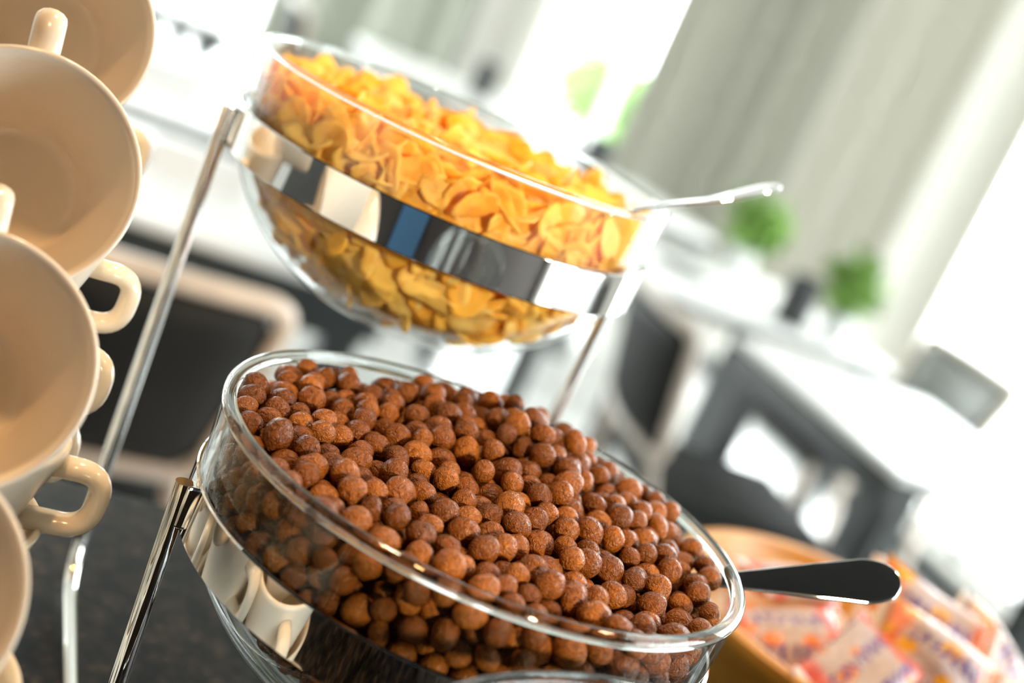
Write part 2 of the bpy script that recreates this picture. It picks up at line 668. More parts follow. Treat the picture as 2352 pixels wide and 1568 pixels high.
def place(o, mtx):
    o.matrix_world = mtx
    return o
BALLS = [
70,-1013,-157,634,-270,-877,-77,649,-386,-792,-61,647,-700,-599,-78,625,-555,-801,-108,612,-634,-779,-313,626,-323,-970,-136,587,-661,-761,-146,592,
-367,-945,-241,588,-351,-938,-391,603,-461,-889,-391,603,332,-955,-199,649,-937,-89,-38,639,-215,-1000,-158,566,-607,-677,-82,597,184,-883,-74,620,
-833,-606,-58,562,-466,-902,-277,552,577,-827,-107,633,-608,-798,-427,584,-540,-847,-500,563,-90,-1023,-130,541,136,-768,-76,639,-808,-589,-500,610,
-919,-388,-500,638,19,-779,-41,587,-684,-391,-49,581,-199,-610,-51,601,-669,-749,-500,563,-428,-940,-93,515,-250,-493,-49,623,-872,-517,-124,609,-206,
-997,-267,527,-770,-644,-406,568,-710,-733,-243,526,-839,-577,-246,540,-924,-390,-359,609,-968,-334,-86,611,-85,153,23,603,-166,-926,-96,520,-554,
-848,-350,514,-452,-602,-58,584,180,-1014,-128,514,-509,-898,-135,492,-936,-441,-71,511,541,-644,-80,610,-1,-383,-16,588,-785,-586,-155,548,-1017,
-104,-125,589,-1033,-4,-54,538,-937,-407,-173,568,-541,-541,-39,518,-879,-496,-339,564,-720,-713,-344,515,328,-980,-89,510,227,-981,-46,487,-779,-670,
-211,476,-971,-290,-329,533,110,-401,-66,645,-244,-134,-6,541,-831,-585,-345,486,-89,-1022,-232,479,155,-1005,-241,562,-307,-393,-33,545,-472,-305,
-50,649,486,-264,-12,563,-575,-849,-255,462,-877,-504,-500,497,-734,-668,-500,499,353,-659,-76,594,476,365,130,594,-477,-719,-85,544,-283,-942,-306,
499,763,-690,-114,536,275,-513,-38,635,260,181,94,571,393,-485,-56,598,-469,-156,-31,568,-715,393,-35,596,366,-267,-11,640,425,-932,-118,577,167,-126,
29,568,251,-304,-14,562,-693,-277,-44,584,179,-566,-15,502,-196,186,39,571,-875,-476,-231,548,270,-85,49,576,-364,-265,-34,542,-818,-116,-52,593,-233,
-971,-399,626,580,-77,15,589,-856,-340,-67,527,854,-442,-74,547,599,-538,-47,592,-502,666,-20,611,-609,-101,-43,593,743,-346,-47,568,-380,184,-15,589,
-60,-33,31,493,0,-260,1,598,17,135,68,525,-60,-921,-116,537,-102,-553,-49,537,-620,-479,-68,535,-93,-729,-62,526,177,359,139,584,70,39,27,649,-385,
-838,-228,533,57,-75,28,501,205,277,65,557,-810,-238,-66,595,-999,-227,-144,552,-68,-828,-78,476,-256,394,25,571,493,-527,-49,495,-736,35,-28,511,
-103,440,58,571,79,-965,-311,578,-97,-324,-31,550,-974,-312,-205,526,883,-536,-103,503,-684,-656,-177,529,-993,267,-55,586,-960,-313,-429,510,685,
-745,-246,608,-738,-611,-294,640,-26,-1007,-315,601,-422,-16,-33,609,121,451,97,575,109,278,105,488,-324,56,-16,629,-134,-1001,-345,547,-556,168,-37,
575,-491,-821,-205,572,506,-883,-187,594,282,296,140,536,-316,-59,-30,539,-546,-732,-261,522,792,304,6,626,-487,80,-43,564,-76,258,67,532,-224,696,21,
521,767,-489,-121,547,849,53,-36,613,997,-265,-69,542,99,-907,-142,505,-645,79,-44,522,560,-324,-47,451,-512,283,-17,562,338,13,59,617,423,-828,-90,
503,105,-298,-13,540,-809,113,-50,592,-706,170,-32,598,-23,-109,-45,647,-2,-663,-63,619,649,-280,-33,514,-980,-211,-406,584,-347,-627,-73,507,725,
-589,-146,573,-994,-221,-252,543,-895,194,-49,569,377,138,70,596,-188,-256,-33,508,-168,-821,-78,523,188,738,71,568,-965,371,-32,550,-986,-246,-500,
451,-580,375,-42,607,658,368,13,528,-20,-483,-68,563,-581,-339,-58,526,491,-15,7,503,-784,-416,-94,553,-454,-902,-500,514,17,-851,-124,516,-335,504,6,
560,-902,-181,-106,605,-198,91,-36,649,-652,-702,-412,480,-121,-448,-51,534,762,-236,-33,561,-1036,122,-43,451,-405,-397,-73,526,187,83,28,606,243,
-739,-64,479,-376,403,-10,528,1027,-16,-72,581,1014,-164,-56,494,-102,713,34,560,223,-404,-49,516,-1014,-120,-232,521,-196,-718,-95,570,275,441,154,
545,180,-228,1,494,-869,-451,-425,459,-992,-146,-500,581,-134,548,32,582,-142,-114,-37,551,-1006,-153,-325,491,274,681,116,517,751,59,17,502,-941,95,
-60,544,-14,-952,-214,571,488,172,33,518,-717,-169,-66,568,-244,-909,-217,555,89,-592,-62,551,-1000,-88,-405,575,-851,322,-52,567,-708,506,-25,539,
711,-123,-41,583,476,-118,-22,581,605,-177,-47,618,-289,149,21,453,4,536,52,581,901,-331,-93,584,187,-650,-83,586,1009,257,-19,484,699,-24,0,451,-396,
298,-42,593,-664,793,-52,530,-414,584,-24,606,-818,442,-57,576,-129,-946,-189,510,-286,800,-42,649,-199,-369,-58,603,429,-927,-249,506,-788,568,-51,
522,295,-172,-18,553,-761,685,-70,619,768,-665,-222,584,-896,-331,-270,519,441,-598,-96,511,745,461,6,549,-1018,-15,-201,580,325,-399,-35,528,-56,970,
-30,649,-395,-502,-71,534,-377,-845,-333,551,615,56,3,585,966,345,-20,492,-606,687,-29,470,911,208,-25,536,-1014,-46,-305,531,570,-836,-273,586,21,
650,67,483,-1022,75,-132,567,-514,-431,-75,634,44,311,31,559,-303,-717,-91,506,-1000,96,-500,565,683,271,-40,607,-1008,18,-429,525,-179,303,17,624,
945,-93,-103,605,-94,-927,-282,519,542,379,26,649,-284,247,2,559,-475,381,-10,496,640,-372,-76,530,-474,-793,-314,571,253,-987,-281,513,-832,0,-70,
593,-710,-57,-79,567,-607,483,-54,520,351,241,92,470,-460,481,-18,522,-501,-70,-83,492,493,-744,-120,560,-813,-425,-500,533,608,769,31,549,-381,-848,
-453,543,30,829,7,553,163,-23,19,475,357,-71,-35,649,-503,-796,-419,490,-1009,57,-332,552,-569,5,-57,562,365,386,114,550,-668,607,-40,562,128,879,16,
555,945,115,-60,510,723,158,-10,565,-794,231,-57,513,-628,243,-41,470,-479,-525,-136,560,-615,-207,-77,537,-358,-158,-67,600,-90,-213,-66,620,76,-166,
-18,538,-527,552,-62,554,298,103,-9,580,111,620,28,541,31,425,30,584,389,-745,-131,486,-542,-625,-301,510,-690,-552,-203,554,-202,-34,-13,476,-1019,
85,-236,503,-636,-663,-312,557,880,-213,-103,545,214,-922,-185,632,-1009,120,-407,451,-166,-857,-172,499,-418,-655,-145,522,698,666,26,512,-766,-514,
-88,451,621,471,25,529,-367,-873,-136,493,785,-641,-327,532,-995,187,-341,531,844,-121,-60,543,940,438,-39,509,-368,-747,-170,574,-696,-576,-500,511,
322,-876,-106,543,-765,-532,-404,612,-994,189,-231,619,-46,353,59,470,408,40,-33,574,521,-517,-150,557,129,-817,-184,562,-471,813,-37,491,-595,-568,
-136,624,-992,200,-500,492,-980,-42,-500,513,-104,-637,-119,576,613,-582,-150,568,525,102,-25,468,-313,625,-11,488,-279,-857,-377,555,-111,-9,-59,575,
-543,-742,-500,545,-1012,181,-119,542,557,-439,-83,544,-250,-193,-103,615,-450,-791,-500,504,-942,-1,-114,590,-629,-652,-500,553,466,297,44,486,215,
518,101,558,-189,-901,-318,540,161,335,-13,514,226,-213,-84,489,861,567,-56,564,802,-286,-123,554,1023,85,-122,554,-549,758,-51,472,-283,-377,-138,
561,-535,-684,-168,543,35,-851,-229,561,750,589,-33,586,1012,189,-94,544,480,800,50,531,-774,-480,-184,572,-919,445,-74,451,-74,147,-90,535,613,164,
-44,584,776,-34,-68,578,328,902,26,604,-294,436,-72,556,-756,-313,-134,586,-266,-572,-130,522,202,191,1,521,76,-499,-120,558,416,-380,-74,501,294,244,
9,545,42,928,-4,451,-154,639,-37,542,-824,616,-133,521,358,552,106,549,828,-385,-160,560,934,-403,-193,591,0,7,-63,548,-511,894,-89,551,242,-806,-151,
622,869,-489,-190,500,120,-907,-237,464,171,-714,-178,580,-362,-941,-500,530,-532,-157,-120,521,297,-853,-236,506,-768,-191,-166,597,392,-486,-167,
581,274,-592,-121,519,264,375,62,594,71,1025,-45,585,-285,909,-89,520,653,-749,-140,507,-898,-274,-500,545,-164,751,-55,594,15,212,-3,529,102,-853,
-323,576,226,932,-6,488,-137,-926,-406,463,-274,-294,-66,488,380,-838,-305,560,-173,887,-51,559,367,344,4,625,-778,-500,-294,566,660,-471,-113,544,
349,-947,-317,584,568,286,-45,554,-290,-834,-276,514,391,-850,-188,559,-963,296,-500,537,-749,-496,-500,504,-260,-797,-173,638,-895,-221,-296,557,562,
-349,-136,484,-459,218,-80,495,-968,274,-395,551,832,434,-62,591,-223,-629,-243,508,406,227,15,485,-387,826,-93,529,876,330,-70,545,-2,106,-31,494,
500,-197,-112,649,981,-311,-161,501,-279,-711,-243,503,85,-682,-124,483,-261,549,-70,608,733,377,-66,566,-222,-91,-93,451,665,-138,-146,611,-450,-586,
-296,518,-675,-438,-151,567,4,270,-135,570,5,-569,-112,451,-167,1004,-101,614,-782,-316,-317,565,-928,-69,-199,532,-874,-289,-373,551,-550,-710,-374,
630,-652,-128,-150,605,188,-494,-119,573,579,-684,-184,574,928,24,-119,592,122,772,-12,546,-982,289,-182,540,832,-602,-158,520,-2,-896,-317,515,-427,
-731,-394,565,-832,-408,-301,528,-197,220,-71,604,477,-309,-108,499,198,-813,-367,551,511,198,-65,516,477,-409,-158,590,-975,286,-288,532,-81,259,-51,
645,-70,-859,-206,531,22,710,-29,649,-97,370,-25,516,374,-382,-184,516,443,-579,-199,561,-341,-780,-399,465,652,-780,-344,488,190,-317,-114,616,-375,
-742,-286,607,593,-260,-118,484,-353,21,-123,543,-198,-634,-152,451,-569,96,-127,615,-876,513,-145,649,-765,505,-125,497,590,-433,-201,649,-284,-851,
-500,595,-677,-603,-399,577,442,-309,-206,544,545,16,-80,575,-52,619,0,555,301,734,22,596,10,-842,-419,610,-850,-364,-425,451,263,-892,-314,467,-549,
736,-147,526,596,229,-143,621,-636,-534,-309,649,-173,-533,-232,604,-203,-803,-336,475,-641,-327,-145,601,28,-214,-94,499,-175,-479,-134,522,683,-242,
-229,525,96,387,-81,572,976,-203,-160,581,466,-787,-247,613,178,-931,-330,534,639,-46,-78,559,-72,804,-20,540,-537,-360,-184,500,-314,-653,-169,511,
-14,529,-58,545,152,626,-319,628,779,35,-150,519,914,35,-419,550,427,-88,-282,516,-283,965,-401,554,-144,-796,-256,585,507,-431,-500,497,-370,-554,
-171,630,229,827,11,585,466,324,-162,548,575,154,-500,580,-396,587,-324,611,-137,291,-284,566,-111,-496,-500,568,-451,196,-500,526,49,-616,-272,591,
635,196,-331,562,-241,580,-427,571,206,64,-411,509,-422,689,-297,485,344,713,-238,484,-31,899,-123,477,75,30,-144,544,-279,-259,-500,538,182,999,-316,
497,335,-286,-233,621,682,141,-500,557,-148,-213,-388,599,75,49,-319,565,-715,-41,-307,645,-490,171,-161,514,938,391,-311,519,-89,561,-500,530,486,
-485,-415,532,646,294,-281,570,-206,-293,-144,562,100,655,-500,593,-791,358,-259,552,999,-134,-406,528,-836,31,-415,552,352,716,-77,523,-209,782,-409,
518,826,366,-413,506,-570,558,-415,599,-378,270,-500,555,972,294,-311,526,668,285,-500,568,253,2,-17,534,-816,274,-159,526,464,-17,-500,482,665,86,
-309,619,-801,46,-316,544,-213,111,-500,614,-518,859,-500,576,561,525,-213,544,388,-325,-400,590,-636,316,-411,564,-487,-5,-399,577,180,87,-320,478,
-25,437,-101,480,278,-697,-152,561,-332,132,-197,541,794,611,-500,598,-474,99,-500,492,-93,260,-500,514,716,685,-500,507,-530,-471,-500,556,-807,604,
-309,603,1014,161,-193,499,695,-398,-500,515,-887,313,-230,559,-473,172,-398,498,-632,180,-107,462,216,-467,-280,636,-672,-284,-341,607,344,-632,-217,
595,804,625,-236,552,45,473,-231,524,556,-740,-500,497,741,216,-456,540,305,3,-417,521,-480,783,-414,468,-661,1,-500,503,789,398,-500,521,-183,-205,
-281,552,121,694,-401,510,-634,-286,-500,558,315,-863,-403,649,981,-196,-500,604,-502,-339,-417,527,-205,289,-363,504,-333,-638,-500,542,805,37,-317,
510,-193,393,-67,552,-764,650,-500,582,389,57,-143,543,-810,-324,-500,546,863,-356,-353,451,979,295,-115,595,-918,175,-422,631,95,-398,-178,485,-296,
103,-110,451,-927,69,-432,482,687,752,-212,566,-49,950,-222,649,-806,227,-390,544,-117,-588,-342,451,-569,-372,-493,538,-596,-554,-500,515,587,838,
-307,451,208,699,-191,591,605,596,-279,555,440,-253,-500,566,14,1007,-311,602,-460,887,-399,625,704,200,-245,549,745,701,-127,584,999,47,-500,613,189,
-280,-401,589,-467,596,-412,554,-238,979,-299,608,897,-468,-296,569,-253,884,-246,526,-428,467,-266,649,-341,-10,-417,451,-402,-230,-242,608,-1,-47,
-399,649,-72,-214,-500,594,-803,455,-216,552,-698,231,-242,506,250,394,-424,558,482,-884,-331,596,837,425,-184,637,-509,833,-186,598,-448,364,-338,
637,-654,497,-417,489,27,848,-203,639,-710,405,-395,643,740,698,-287,520,-837,124,-382,451,667,-683,-335,512,-327,481,-180,519,263,-969,-388,583,-303,
110,-429,534,508,-179,-500,464,-728,526,-288,567,-232,718,-318,633,-528,-204,-406,534,211,903,-376,587,-428,369,-453,572,313,-317,-114,625,436,-662,
-500,497,124,221,-330,567,566,544,-420,528,-78,-809,-500,638,720,356,-424,582,-255,3,-88,520,716,-139,-255,606,-324,511,-288,515,-662,-138,-259,522,
197,-841,-264,537,-365,38,-224,511,529,340,-438,486,299,194,-332,492,-426,697,-404,561,451,913,-158,609,655,757,-336,649,-54,1003,-403,563,815,408,
-300,565,193,225,-500,544,503,-374,-264,584,-80,-529,-158,602,-256,-223,-210,523,-166,762,-167,546,-464,-386,-500,528,-433,788,-500,557,-468,-365,
-254,491,-500,532,-500,516,-404,122,-111,602,13,-436,-228,559,660,497,-193,514,-410,587,-128,451,394,-541,-395,582,-717,-217,-416,514,-592,71,-500,
497,-121,-1001,-500,529,722,-89,-418,543,-296,609,-165,580,458,407,-93,544,343,536,-195,522,-799,541,-500,528,430,351,-500,625,344,458,-279,636,116,
457,-426,492,-329,-54,-218,496,93,-913,-411,505,-270,-151,-500,549,631,390,-324,524,848,-378,-262,523,891,315,-210,628,-931,378,-399,563,238,-275,
-500,563,218,635,38,547,713,-204,-392,642,-262,-369,-500,579,347,-706,-308,611,791,628,-342,554,-504,-276,-234,508,761,-79,-169,539,-752,226,-500,554,
-832,-98,-165,577,610,533,-99,632,211,177,-286,536,249,-29,-205,511,-196,-652,-409,603,-80,-78,-150,603,-235,-118,-185,517,-903,175,-298,522,96,150,
-45,587,617,-282,-403,611,-23,673,-500,507,48,-378,-500,515,171,46,-210,591,279,-223,-421,517,584,709,-212,557,218,-542,-359,480,989,256,-218,527,221,
-358,-325,614,-81,-422,-429,623,493,879,-396,538,321,-389,-343,451,-777,-164,-500,529,206,160,-185,503,824,263,-413,540,-197,-401,-193,495,807,122,
-110,506,-425,-35,-229,484,-284,432,-500,525,-905,458,-335,515,-58,-537,-410,575,63,-70,-500,613,714,98,-413,549,-719,727,-202,532,-895,381,-500,576,
-858,9,-177,536,-220,254,-209,619,-549,162,-500,549,-296,829,-338,649,412,-122,-374,500,-216,884,-401,545,-470,25,-147,632,710,196,-129,599,521,421,
-500,564,24,777,-294,525,443,716,-269,582,-700,-389,-314,536,606,118,-209,594,-351,524,-402,526,-679,-474,-390,451,719,-387,-148,555,-526,-555,-228,
550,764,-317,-225,589,268,-48,-500,488,-153,428,-416,561,-331,-410,-247,521,-9,-642,-179,565,-488,682,-500,638,-497,-577,-500,524,227,-620,-217,587,
346,-53,-337,532,367,139,-295,478,92,266,-61,577,-801,448,-328,603,-485,295,-500,497,59,-728,-221,638,-407,81,-393,649,-186,-847,-416,510,1000,179,
-304,520,899,-210,-421,573,142,-691,-500,451,142,-317,-217,539,-712,604,-148,616,-68,101,-313,574,809,191,-191,590,-595,657,-209,595,-561,847,-408,
451,65,874,-90,576,-826,-73,-500,551,757,7,-408,520,496,-780,-353,514,263,-237,-169,479,-205,682,-424,532,-646,201,-500,558,107,174,-500,467,-106,356,
-500,500,-575,140,-333,524,794,603,-132,521,906,216,-325,517,260,498,-407,530,785,-243,-308,549,-233,-17,-349,451,456,721,-381,550,91,-162,-149,499,
-557,343,-268,541,128,-485,-211,520,-577,435,-413,541,-265,44,-192,609,147,-747,-300,613,466,522,-416,483,828,-145,-285,562,238,-160,-500,598,1005,
-170,-260,525,146,-800,-500,649,91,-772,-396,522,303,260,-416,611,-184,-213,-500,583,-330,963,-222,561,-340,359,-500,461,1006,-23,-409,547,788,137,
-500,524,548,691,-323,649,291,-187,-246,497,-128,723,-500,583,-712,-362,-500,534,55,202,-414,546,-188,385,-320,574,611,694,-500,546,-362,-420,-500,
567,340,878,-307,498,487,84,-500,605,867,316,-329,591,-617,285,-201,560,148,362,-404,559,679,-465,-310,586,-695,-462,-249,476,378,-217,-398,562,544,
-70,-320,541,611,58,-500,475,536,-84,-500,578,308,-280,-342,503,191,443,-500,540,-502,-432,-371,558,264,271,-243,637,-673,125,-170,490,-679,-175,-500,
504,915,-20,-317,539,68,682,-246,647,558,124,-312,545,-191,502,-500,649,-724,46,-399,589,-733,375,-500,521,236,976,-453,566,-27,-231,-253,547,127,777,
-351,481,582,822,-402,535,-450,911,-247,563,291,365,-330,556,287,-573,-426,597,534,375,-349,497,6,133,-500,630,-439,-215,-131,583,384,952,-68,590,355,
345,-245,556,-265,375,-155,513,77,-254,-408,597,885,182,-415,477,168,501,-150,539,-847,378,-148,577,-337,-155,-182,581,56,-507,-305,591,-760,158,-209,
536,446,913,-307,520,189,-984,-500,591,360,389,-413,550,-880,-166,-388,560,-812,595,-417,546,101,407,-500,451,-294,-588,-410,565,-110,-644,-243,640,
-44,574,-348,530,-224,-480,-500,617,162,777,-444,522,699,-730,-415,503,-674,579,-500,576,613,-339,-500,524,635,632,-387,639,887,457,-385,646,-49,-745,
-235,494,-313,211,-113,649,938,349,-413,598,236,538,-500,534,-129,1009,-333,484,27,387,-172,542,-320,-92,-359,467,-386,-108,-285,550,456,-696,-317,
510,231,-439,-409,531,-610,238,-301,584,21,-268,-500,514,-883,268,-331,545,-138,-710,-500,572,371,946,-235,571,136,1018,-144,532,717,-158,-500,583,
717,-328,-426,538,-192,-705,-306,556,134,113,-137,490,-280,-377,-332,490,1009,37,-318,579,-583,287,-500,508,698,45,-70,534,-801,246,-264,587,-417,10,
-500,642,390,-652,-405,603,-431,-501,-500,504,601,-433,-500,517,-464,-686,-305,511,-748,-312,-416,533,608,823,-215,520,734,583,-415,528,-406,-415,
-322,582,774,-547,-405,557,836,559,-409,555,-339,412,-328,581,322,20,-83,451,570,-834,-500,509,-551,-159,-500,583,-343,748,-156,580,560,-455,-321,622,
-908,268,-120,487,33,153,-318,599,-611,-430,-330,451,363,-830,-500,511,-110,999,-500,555,-697,100,-500,601,367,660,73,522,368,-461,-271,556,425,-265,
-308,587,763,-265,-500,543,127,-906,-500,462,-219,984,-500,531,470,-210,-223,525,408,-922,-402,529,35,-74,-147,584,675,-514,-210,540,415,-376,-500,
518,429,409,-210,503,136,606,-177,604,-270,-478,-305,577,208,22,-500,483,-403,206,-326,577,677,416,-500,528,-406,663,-190,557,-809,-135,-294,601,-548,
543,-226,516,-153,-753,-405,522,-4,-686,-313,466,-337,721,-353,523,809,208,-55,533,-172,621,-500,534,8,997,-500,640,525,861,-500,528,272,-763,-419,
526,418,-116,-179,541,-403,-58,-374,469,-64,-540,-271,552,601,415,-421,581,1008,-77,-313,565,-271,652,-500,513,559,310,-216,546,-302,-72,-129,462,201,
410,-106,539,-355,-138,-426,451,162,-12,-303,552,-808,442,-500,507,266,653,-285,620,46,726,-450,451,171,-72,-500,548,219,134,-85,536,859,-129,-173,
568,-151,29,-324,549,-267,996,-147,485,366,234,-272,504,650,-59,-500,635,-276,-250,-315,548,-270,-975,-500,497,-307,534,-500,579,-37,-146,-359,489,
-161,-107,-500,554,-188,-715,-201,509,539,-641,-500,575,119,-592,-174,621,-769,-56,-411,568,178,442,-2,574,-157,-395,-500,518,-46,-344,-500,509,-697,
643,-274,641,-236,-591,-500,522,437,909,-500,523,148,-999,-401,514,-346,882,-431,555,96,1003,-389,539,395,-169,-75,507,696,93,-158,492,-357,850,-215,
607,221,734,-365,564,1014,-80,-197,596,91,-106,-404,484,-142,920,-291,549,613,-86,-235,579,-846,110,-500,623,368,47,-325,516,-742,302,-427,522,651,
-770,-500,523,907,423,-500,599,110,864,-405,573,402,450,-15,519,-690,37,-127,520,342,-303,-500,560,-60,1026,-134,529,34,-760,-500,606,-201,-408,-404,
567,911,-197,-265,451,-43,162,-402,551,63,483,-127,549,-257,825,-156,591,477,-882,-500,580,-146,-185,-171,626,951,101,-247,566,367,498,-410,564,282,
654,-401,512,-8,794,-105,539,627,380,-229,460,-260,-329,-239,595,784,292,-128,611,473,826,-238,616,292,-390,-245,528,643,-666,-500,542,718,-595,-500,
514,-501,826,-304,588,749,502,-500,605,-626,-92,-500,521,323,818,-54,563,12,681,-147,492,386,-176,-264,488,-458,-295,-319,512,74,581,-396,563,-346,
-752,-500,611,708,37,-500,554,143,-498,-409,539,-900,-3,-271,501,-398,-578,-443,530,13,248,-500,575,-331,791,-489,495,-624,794,-214,649,-145,-94,-238,
510,-769,-418,-396,636,-94,464,-46,451,-70,-916,-500,530,790,-78,-500,539,-363,-200,-500,545,716,402,-177,606,-173,905,-170,599,-457,-723,-217,473,
638,723,-121,517,-220,-297,-421,599,149,-54,-161,557,411,861,-27,452,10,677,-361,649,312,338,-500,584,0,189,-214,561,399,-248,-135,511,167,-221,-181,
532,-818,-236,-443,538,294,824,-390,624,-621,658,-397,586,-407,472,-500,590,667,-415,-405,505,188,816,-198,609,-33,514,-170,558,-530,436,-319,558,135,
412,-207,593,290,181,-500,583,946,-365,-298,551,944,409,-221,451,917,78,-336,451,9,-786,-317,595,-41,606,-230,556,381,832,-500,492,909,474,-272,455,
609,803,-500,532,304,-594,-316,557,17,-163,-451,598,-123,-33,-418,628,27,-328,-232,560,576,-824,-397,554,-799,318,-351,469,850,134,-287,594,623,307,
-402,557,-84,454,-500,546,-126,559,-282,540,503,622,-231,610,-622,-196,-429,501,289,-436,-135,616,63,302,-370,529,366,263,-171,570,284,-671,-393,520,
798,-368,-500,598,110,818,-269,467,-43,890,-500,586,-646,-376,-411,594,312,642,-158,649,438,-14,-210,554,106,63,-500,641,335,-173,-157,515,-183,-549,
-430,455,244,505,-305,510,-321,297,-187,517,640,208,-434,510,468,776,-490,541,38,585,-132,517,-563,750,-399,541,370,-757,-403,503,51,-577,-399,614,
484,99,-387,540,648,8,-405,597,947,-320,-402,611,-431,6,-313,470,-106,833,-116,525,224,1010,-85,503,-804,-223,-348,463,156,-204,-295,454,503,692,-150,
482,-604,712,-307,491,982,-223,-350,582,-281,-751,-335,519,312,570,-350,531,239,562,-212,585,-502,542,-323,584,510,-113,-228,524,508,-336,-500,544,
410,809,-335,538,-302,-456,-412,584,-555,249,-115,583,316,-410,-500,557,764,-650,-431,580,156,-177,-393,568,974,237,-404,590,886,-268,-324,513,485,
-591,-422,540,-904,79,-332,549,138,-658,-253,451,549,567,-11,492,911,-25,-500,549,-37,-245,-392,574,-625,492,-315,594,-926,133,-157,533,-116,335,-378,
514,219,-623,-500,588,592,612,-174,473,-408,931,-136,642,-889,-284,-148,519,-152,174,-278,640,733,495,-103,606,28,-278,-319,466,659,-22,-303,520,464,
327,-278,620,626,-212,-312,539,733,692,-399,533,-71,612,-115,632,-298,192,-500,577,-45,408,-408,560,-569,224,-410,627,978,-272,-254,532,476,676,-500,
504,-300,29,-500,589,-621,52,-214,518,426,-568,-500,492,446,514,-235,616,-407,-77,-133,596,285,-795,-316,498,-60,422,-213,495,-250,706,-200,537,592,
-488,-417,545,177,-712,-410,576,-134,69,-133,545,548,274,-331,550,918,-424,-391,502,-902,-75,-438,546,-621,385,-333,501,266,555,-22,523,-286,586,-336,
472,-895,481,-500,451,-398,786,-298,537,378,457,-139,511,95,313,-500,528,821,-581,-500,555,121,-182,-500,567,-91,-725,-326,556,463,193,-312,648,282,
820,-500,539,771,-456,-232,621,-262,477,-414,509,332,943,-500,609,-213,145,-162,606,-661,141,-272,567,382,176,-397,570,825,99,-403,570,860,57,-210,
518,1022,29,-212,527,966,-300,-500,492,736,-555,-306,495,392,582,11,508,490,-168,-321,583,-444,-143,-391,522,-832,174,-136,525,-762,151,-319,599,581,
26,-261,498,-294,721,-437,451,164,-129,-82,553,-258,432,-248,596,-459,360,-104,480,-533,91,-228,482,335,-516,-500,565,-377,189,-428,526,173,746,-277,
454,915,-136,-344,530,154,244,-230,522,508,879,-17,542,989,182,-500,551,817,525,-300,649,-77,116,-207,530,-405,590,-500,614,294,-526,-212,598,-647,
556,-225,516,619,819,-71,592,539,-531,-500,598,608,-164,-500,567,818,31,-500,635,838,-564,-264,611,-720,223,-133,556,107,1013,-246,538,100,-40,-62,
566,862,522,-500,528,-481,-120,-211,595,-466,522,-170,525,664,-253,-500,550,692,632,-209,627,209,-650,-325,573,756,104,-240,558,51,278,-261,600,767,
457,-392,603,-734,-216,-274,571,906,205,-229,467,309,453,-500,596,610,-315,-217,520,550,612,-500,479,916,-398,-500,624,-593,600,-307,585,-652,705,
-119,602,-348,428,-427,479,-789,656,-216,484,-823,386,-418,529,-49,318,-222,564,409,699,-169,498,-8,-757,-140,463,-172,365,-207,578,426,-474,-500,512,
-189,614,-344,539,150,-563,-285,592,527,427,-256,601,338,-720,-500,591,-361,367,-119,514,-111,818,-439,578,-142,-488,-349,596,94,757,-146,634,-245,
538,-228,511,-610,-490,-211,466,572,-723,-294,625,-228,178,-406,545,-337,632,-414,570,-273,-654,-333,479,230,-727,-500,499,-189,-304,-319,519,-956,
379,-136,525,-271,-480,-189,599,-707,474,-500,554,-554,-346,-321,585,-457,-192,-500,491,511,553,-325,583,541,191,-402,573,608,-354,-315,545,-446,268,
-413,548,-516,-3,-252,534,598,356,-500,460,256,452,-196,561,-129,228,-403,577,120,-449,-500,532,474,-391,-370,552,802,-489,-328,465,-278,262,-424,496,
270,473,29,451,-309,-692,-416,491,-485,-524,-417,520,908,492,-113,494,-700,312,-314,606,214,408,-280,485,537,619,-95,510,105,-660,-351,501,-860,498,
-415,567,-314,172,-355,464,-94,-137,-431,477,179,32,-90,555,569,-383,-415,539,-744,404,-146,509,-102,-437,-235,618,-327,-527,-500,596,-81,724,-123,
519,-357,-318,-298,560,233,-132,-172,602,-462,361,-219,571,-709,-317,-236,558,-361,-191,-343,540,-873,526,-266,519,815,-142,-395,576,583,433,-156,557,
194,-404,-188,530,500,-102,-406,483,-421,917,-500,521,704,570,-315,539,14,-355,-395,649,128,-228,-85,516,-852,103,-234,599,401,-368,-301,488,16,921,
-410,560,-336,-270,-150,603,538,-269,-288,600,659,586,-500,649,-53,-80,-500,557,-105,160,-500,526,191,286,-105,528,328,167,-205,533,126,664,-75,577,
-642,395,-189,605,366,-17,-500,579,499,-284,-400,611,302,773,-159,607,-82,-653,-408,558,14,809,-398,581,301,964,-351,549,-52,228,-315,570,378,306,
-346,546,468,-186,-422,486,382,613,-271,619,-259,861,-500,585,-539,439,-213,547,-251,-772,-429,519,-599,495,-500,550,-109,-374,-134,605,126,915,-178,
593,478,57,-284,562,-10,-579,-500,546,-371,-525,-346,624,272,219,-128,546,-143,112,-402,596,-874,368,-316,515,305,-489,-353,572,-248,97,-311,649,-743,
-102,-218,469,-784,-153,-403,457,-513,423,-500,583,-327,3,-317,595,59,-654,-500,482,-312,-353,-415,465,109,-401,-290,649,-124,439,-136,534,215,176,
-400,628,513,-631,-261,543,-405,-360,-412,494,-429,-495,-250,543,182,875,-500,649,351,-42,-149,504,-180,-27,-161,585,117,117,-395,549,-179,823,-316,
553,-2,361,-500,579,-19,11,-306,478,-722,-79,-500,522,528,466,-375,451,-531,-448,-263,596,637,8,-175,570,516,753,-43,568,-42,-941,-403,549,-53,-344,
-303,527,825,-181,-500,573,-245,218,-313,495,298,980,-153,551,165,525,-371,545,-586,825,-110,498,111,-560,-500,615,-916,427,-230,628,-573,-90,-264,
517,-659,317,-103,575,641,430,-67,501,-234,-43,-259,558,265,95,-252,547,731,-1,-235,550,298,70,-500,553,587,-75,-413,467,-770,18,-500,569,-377,117,
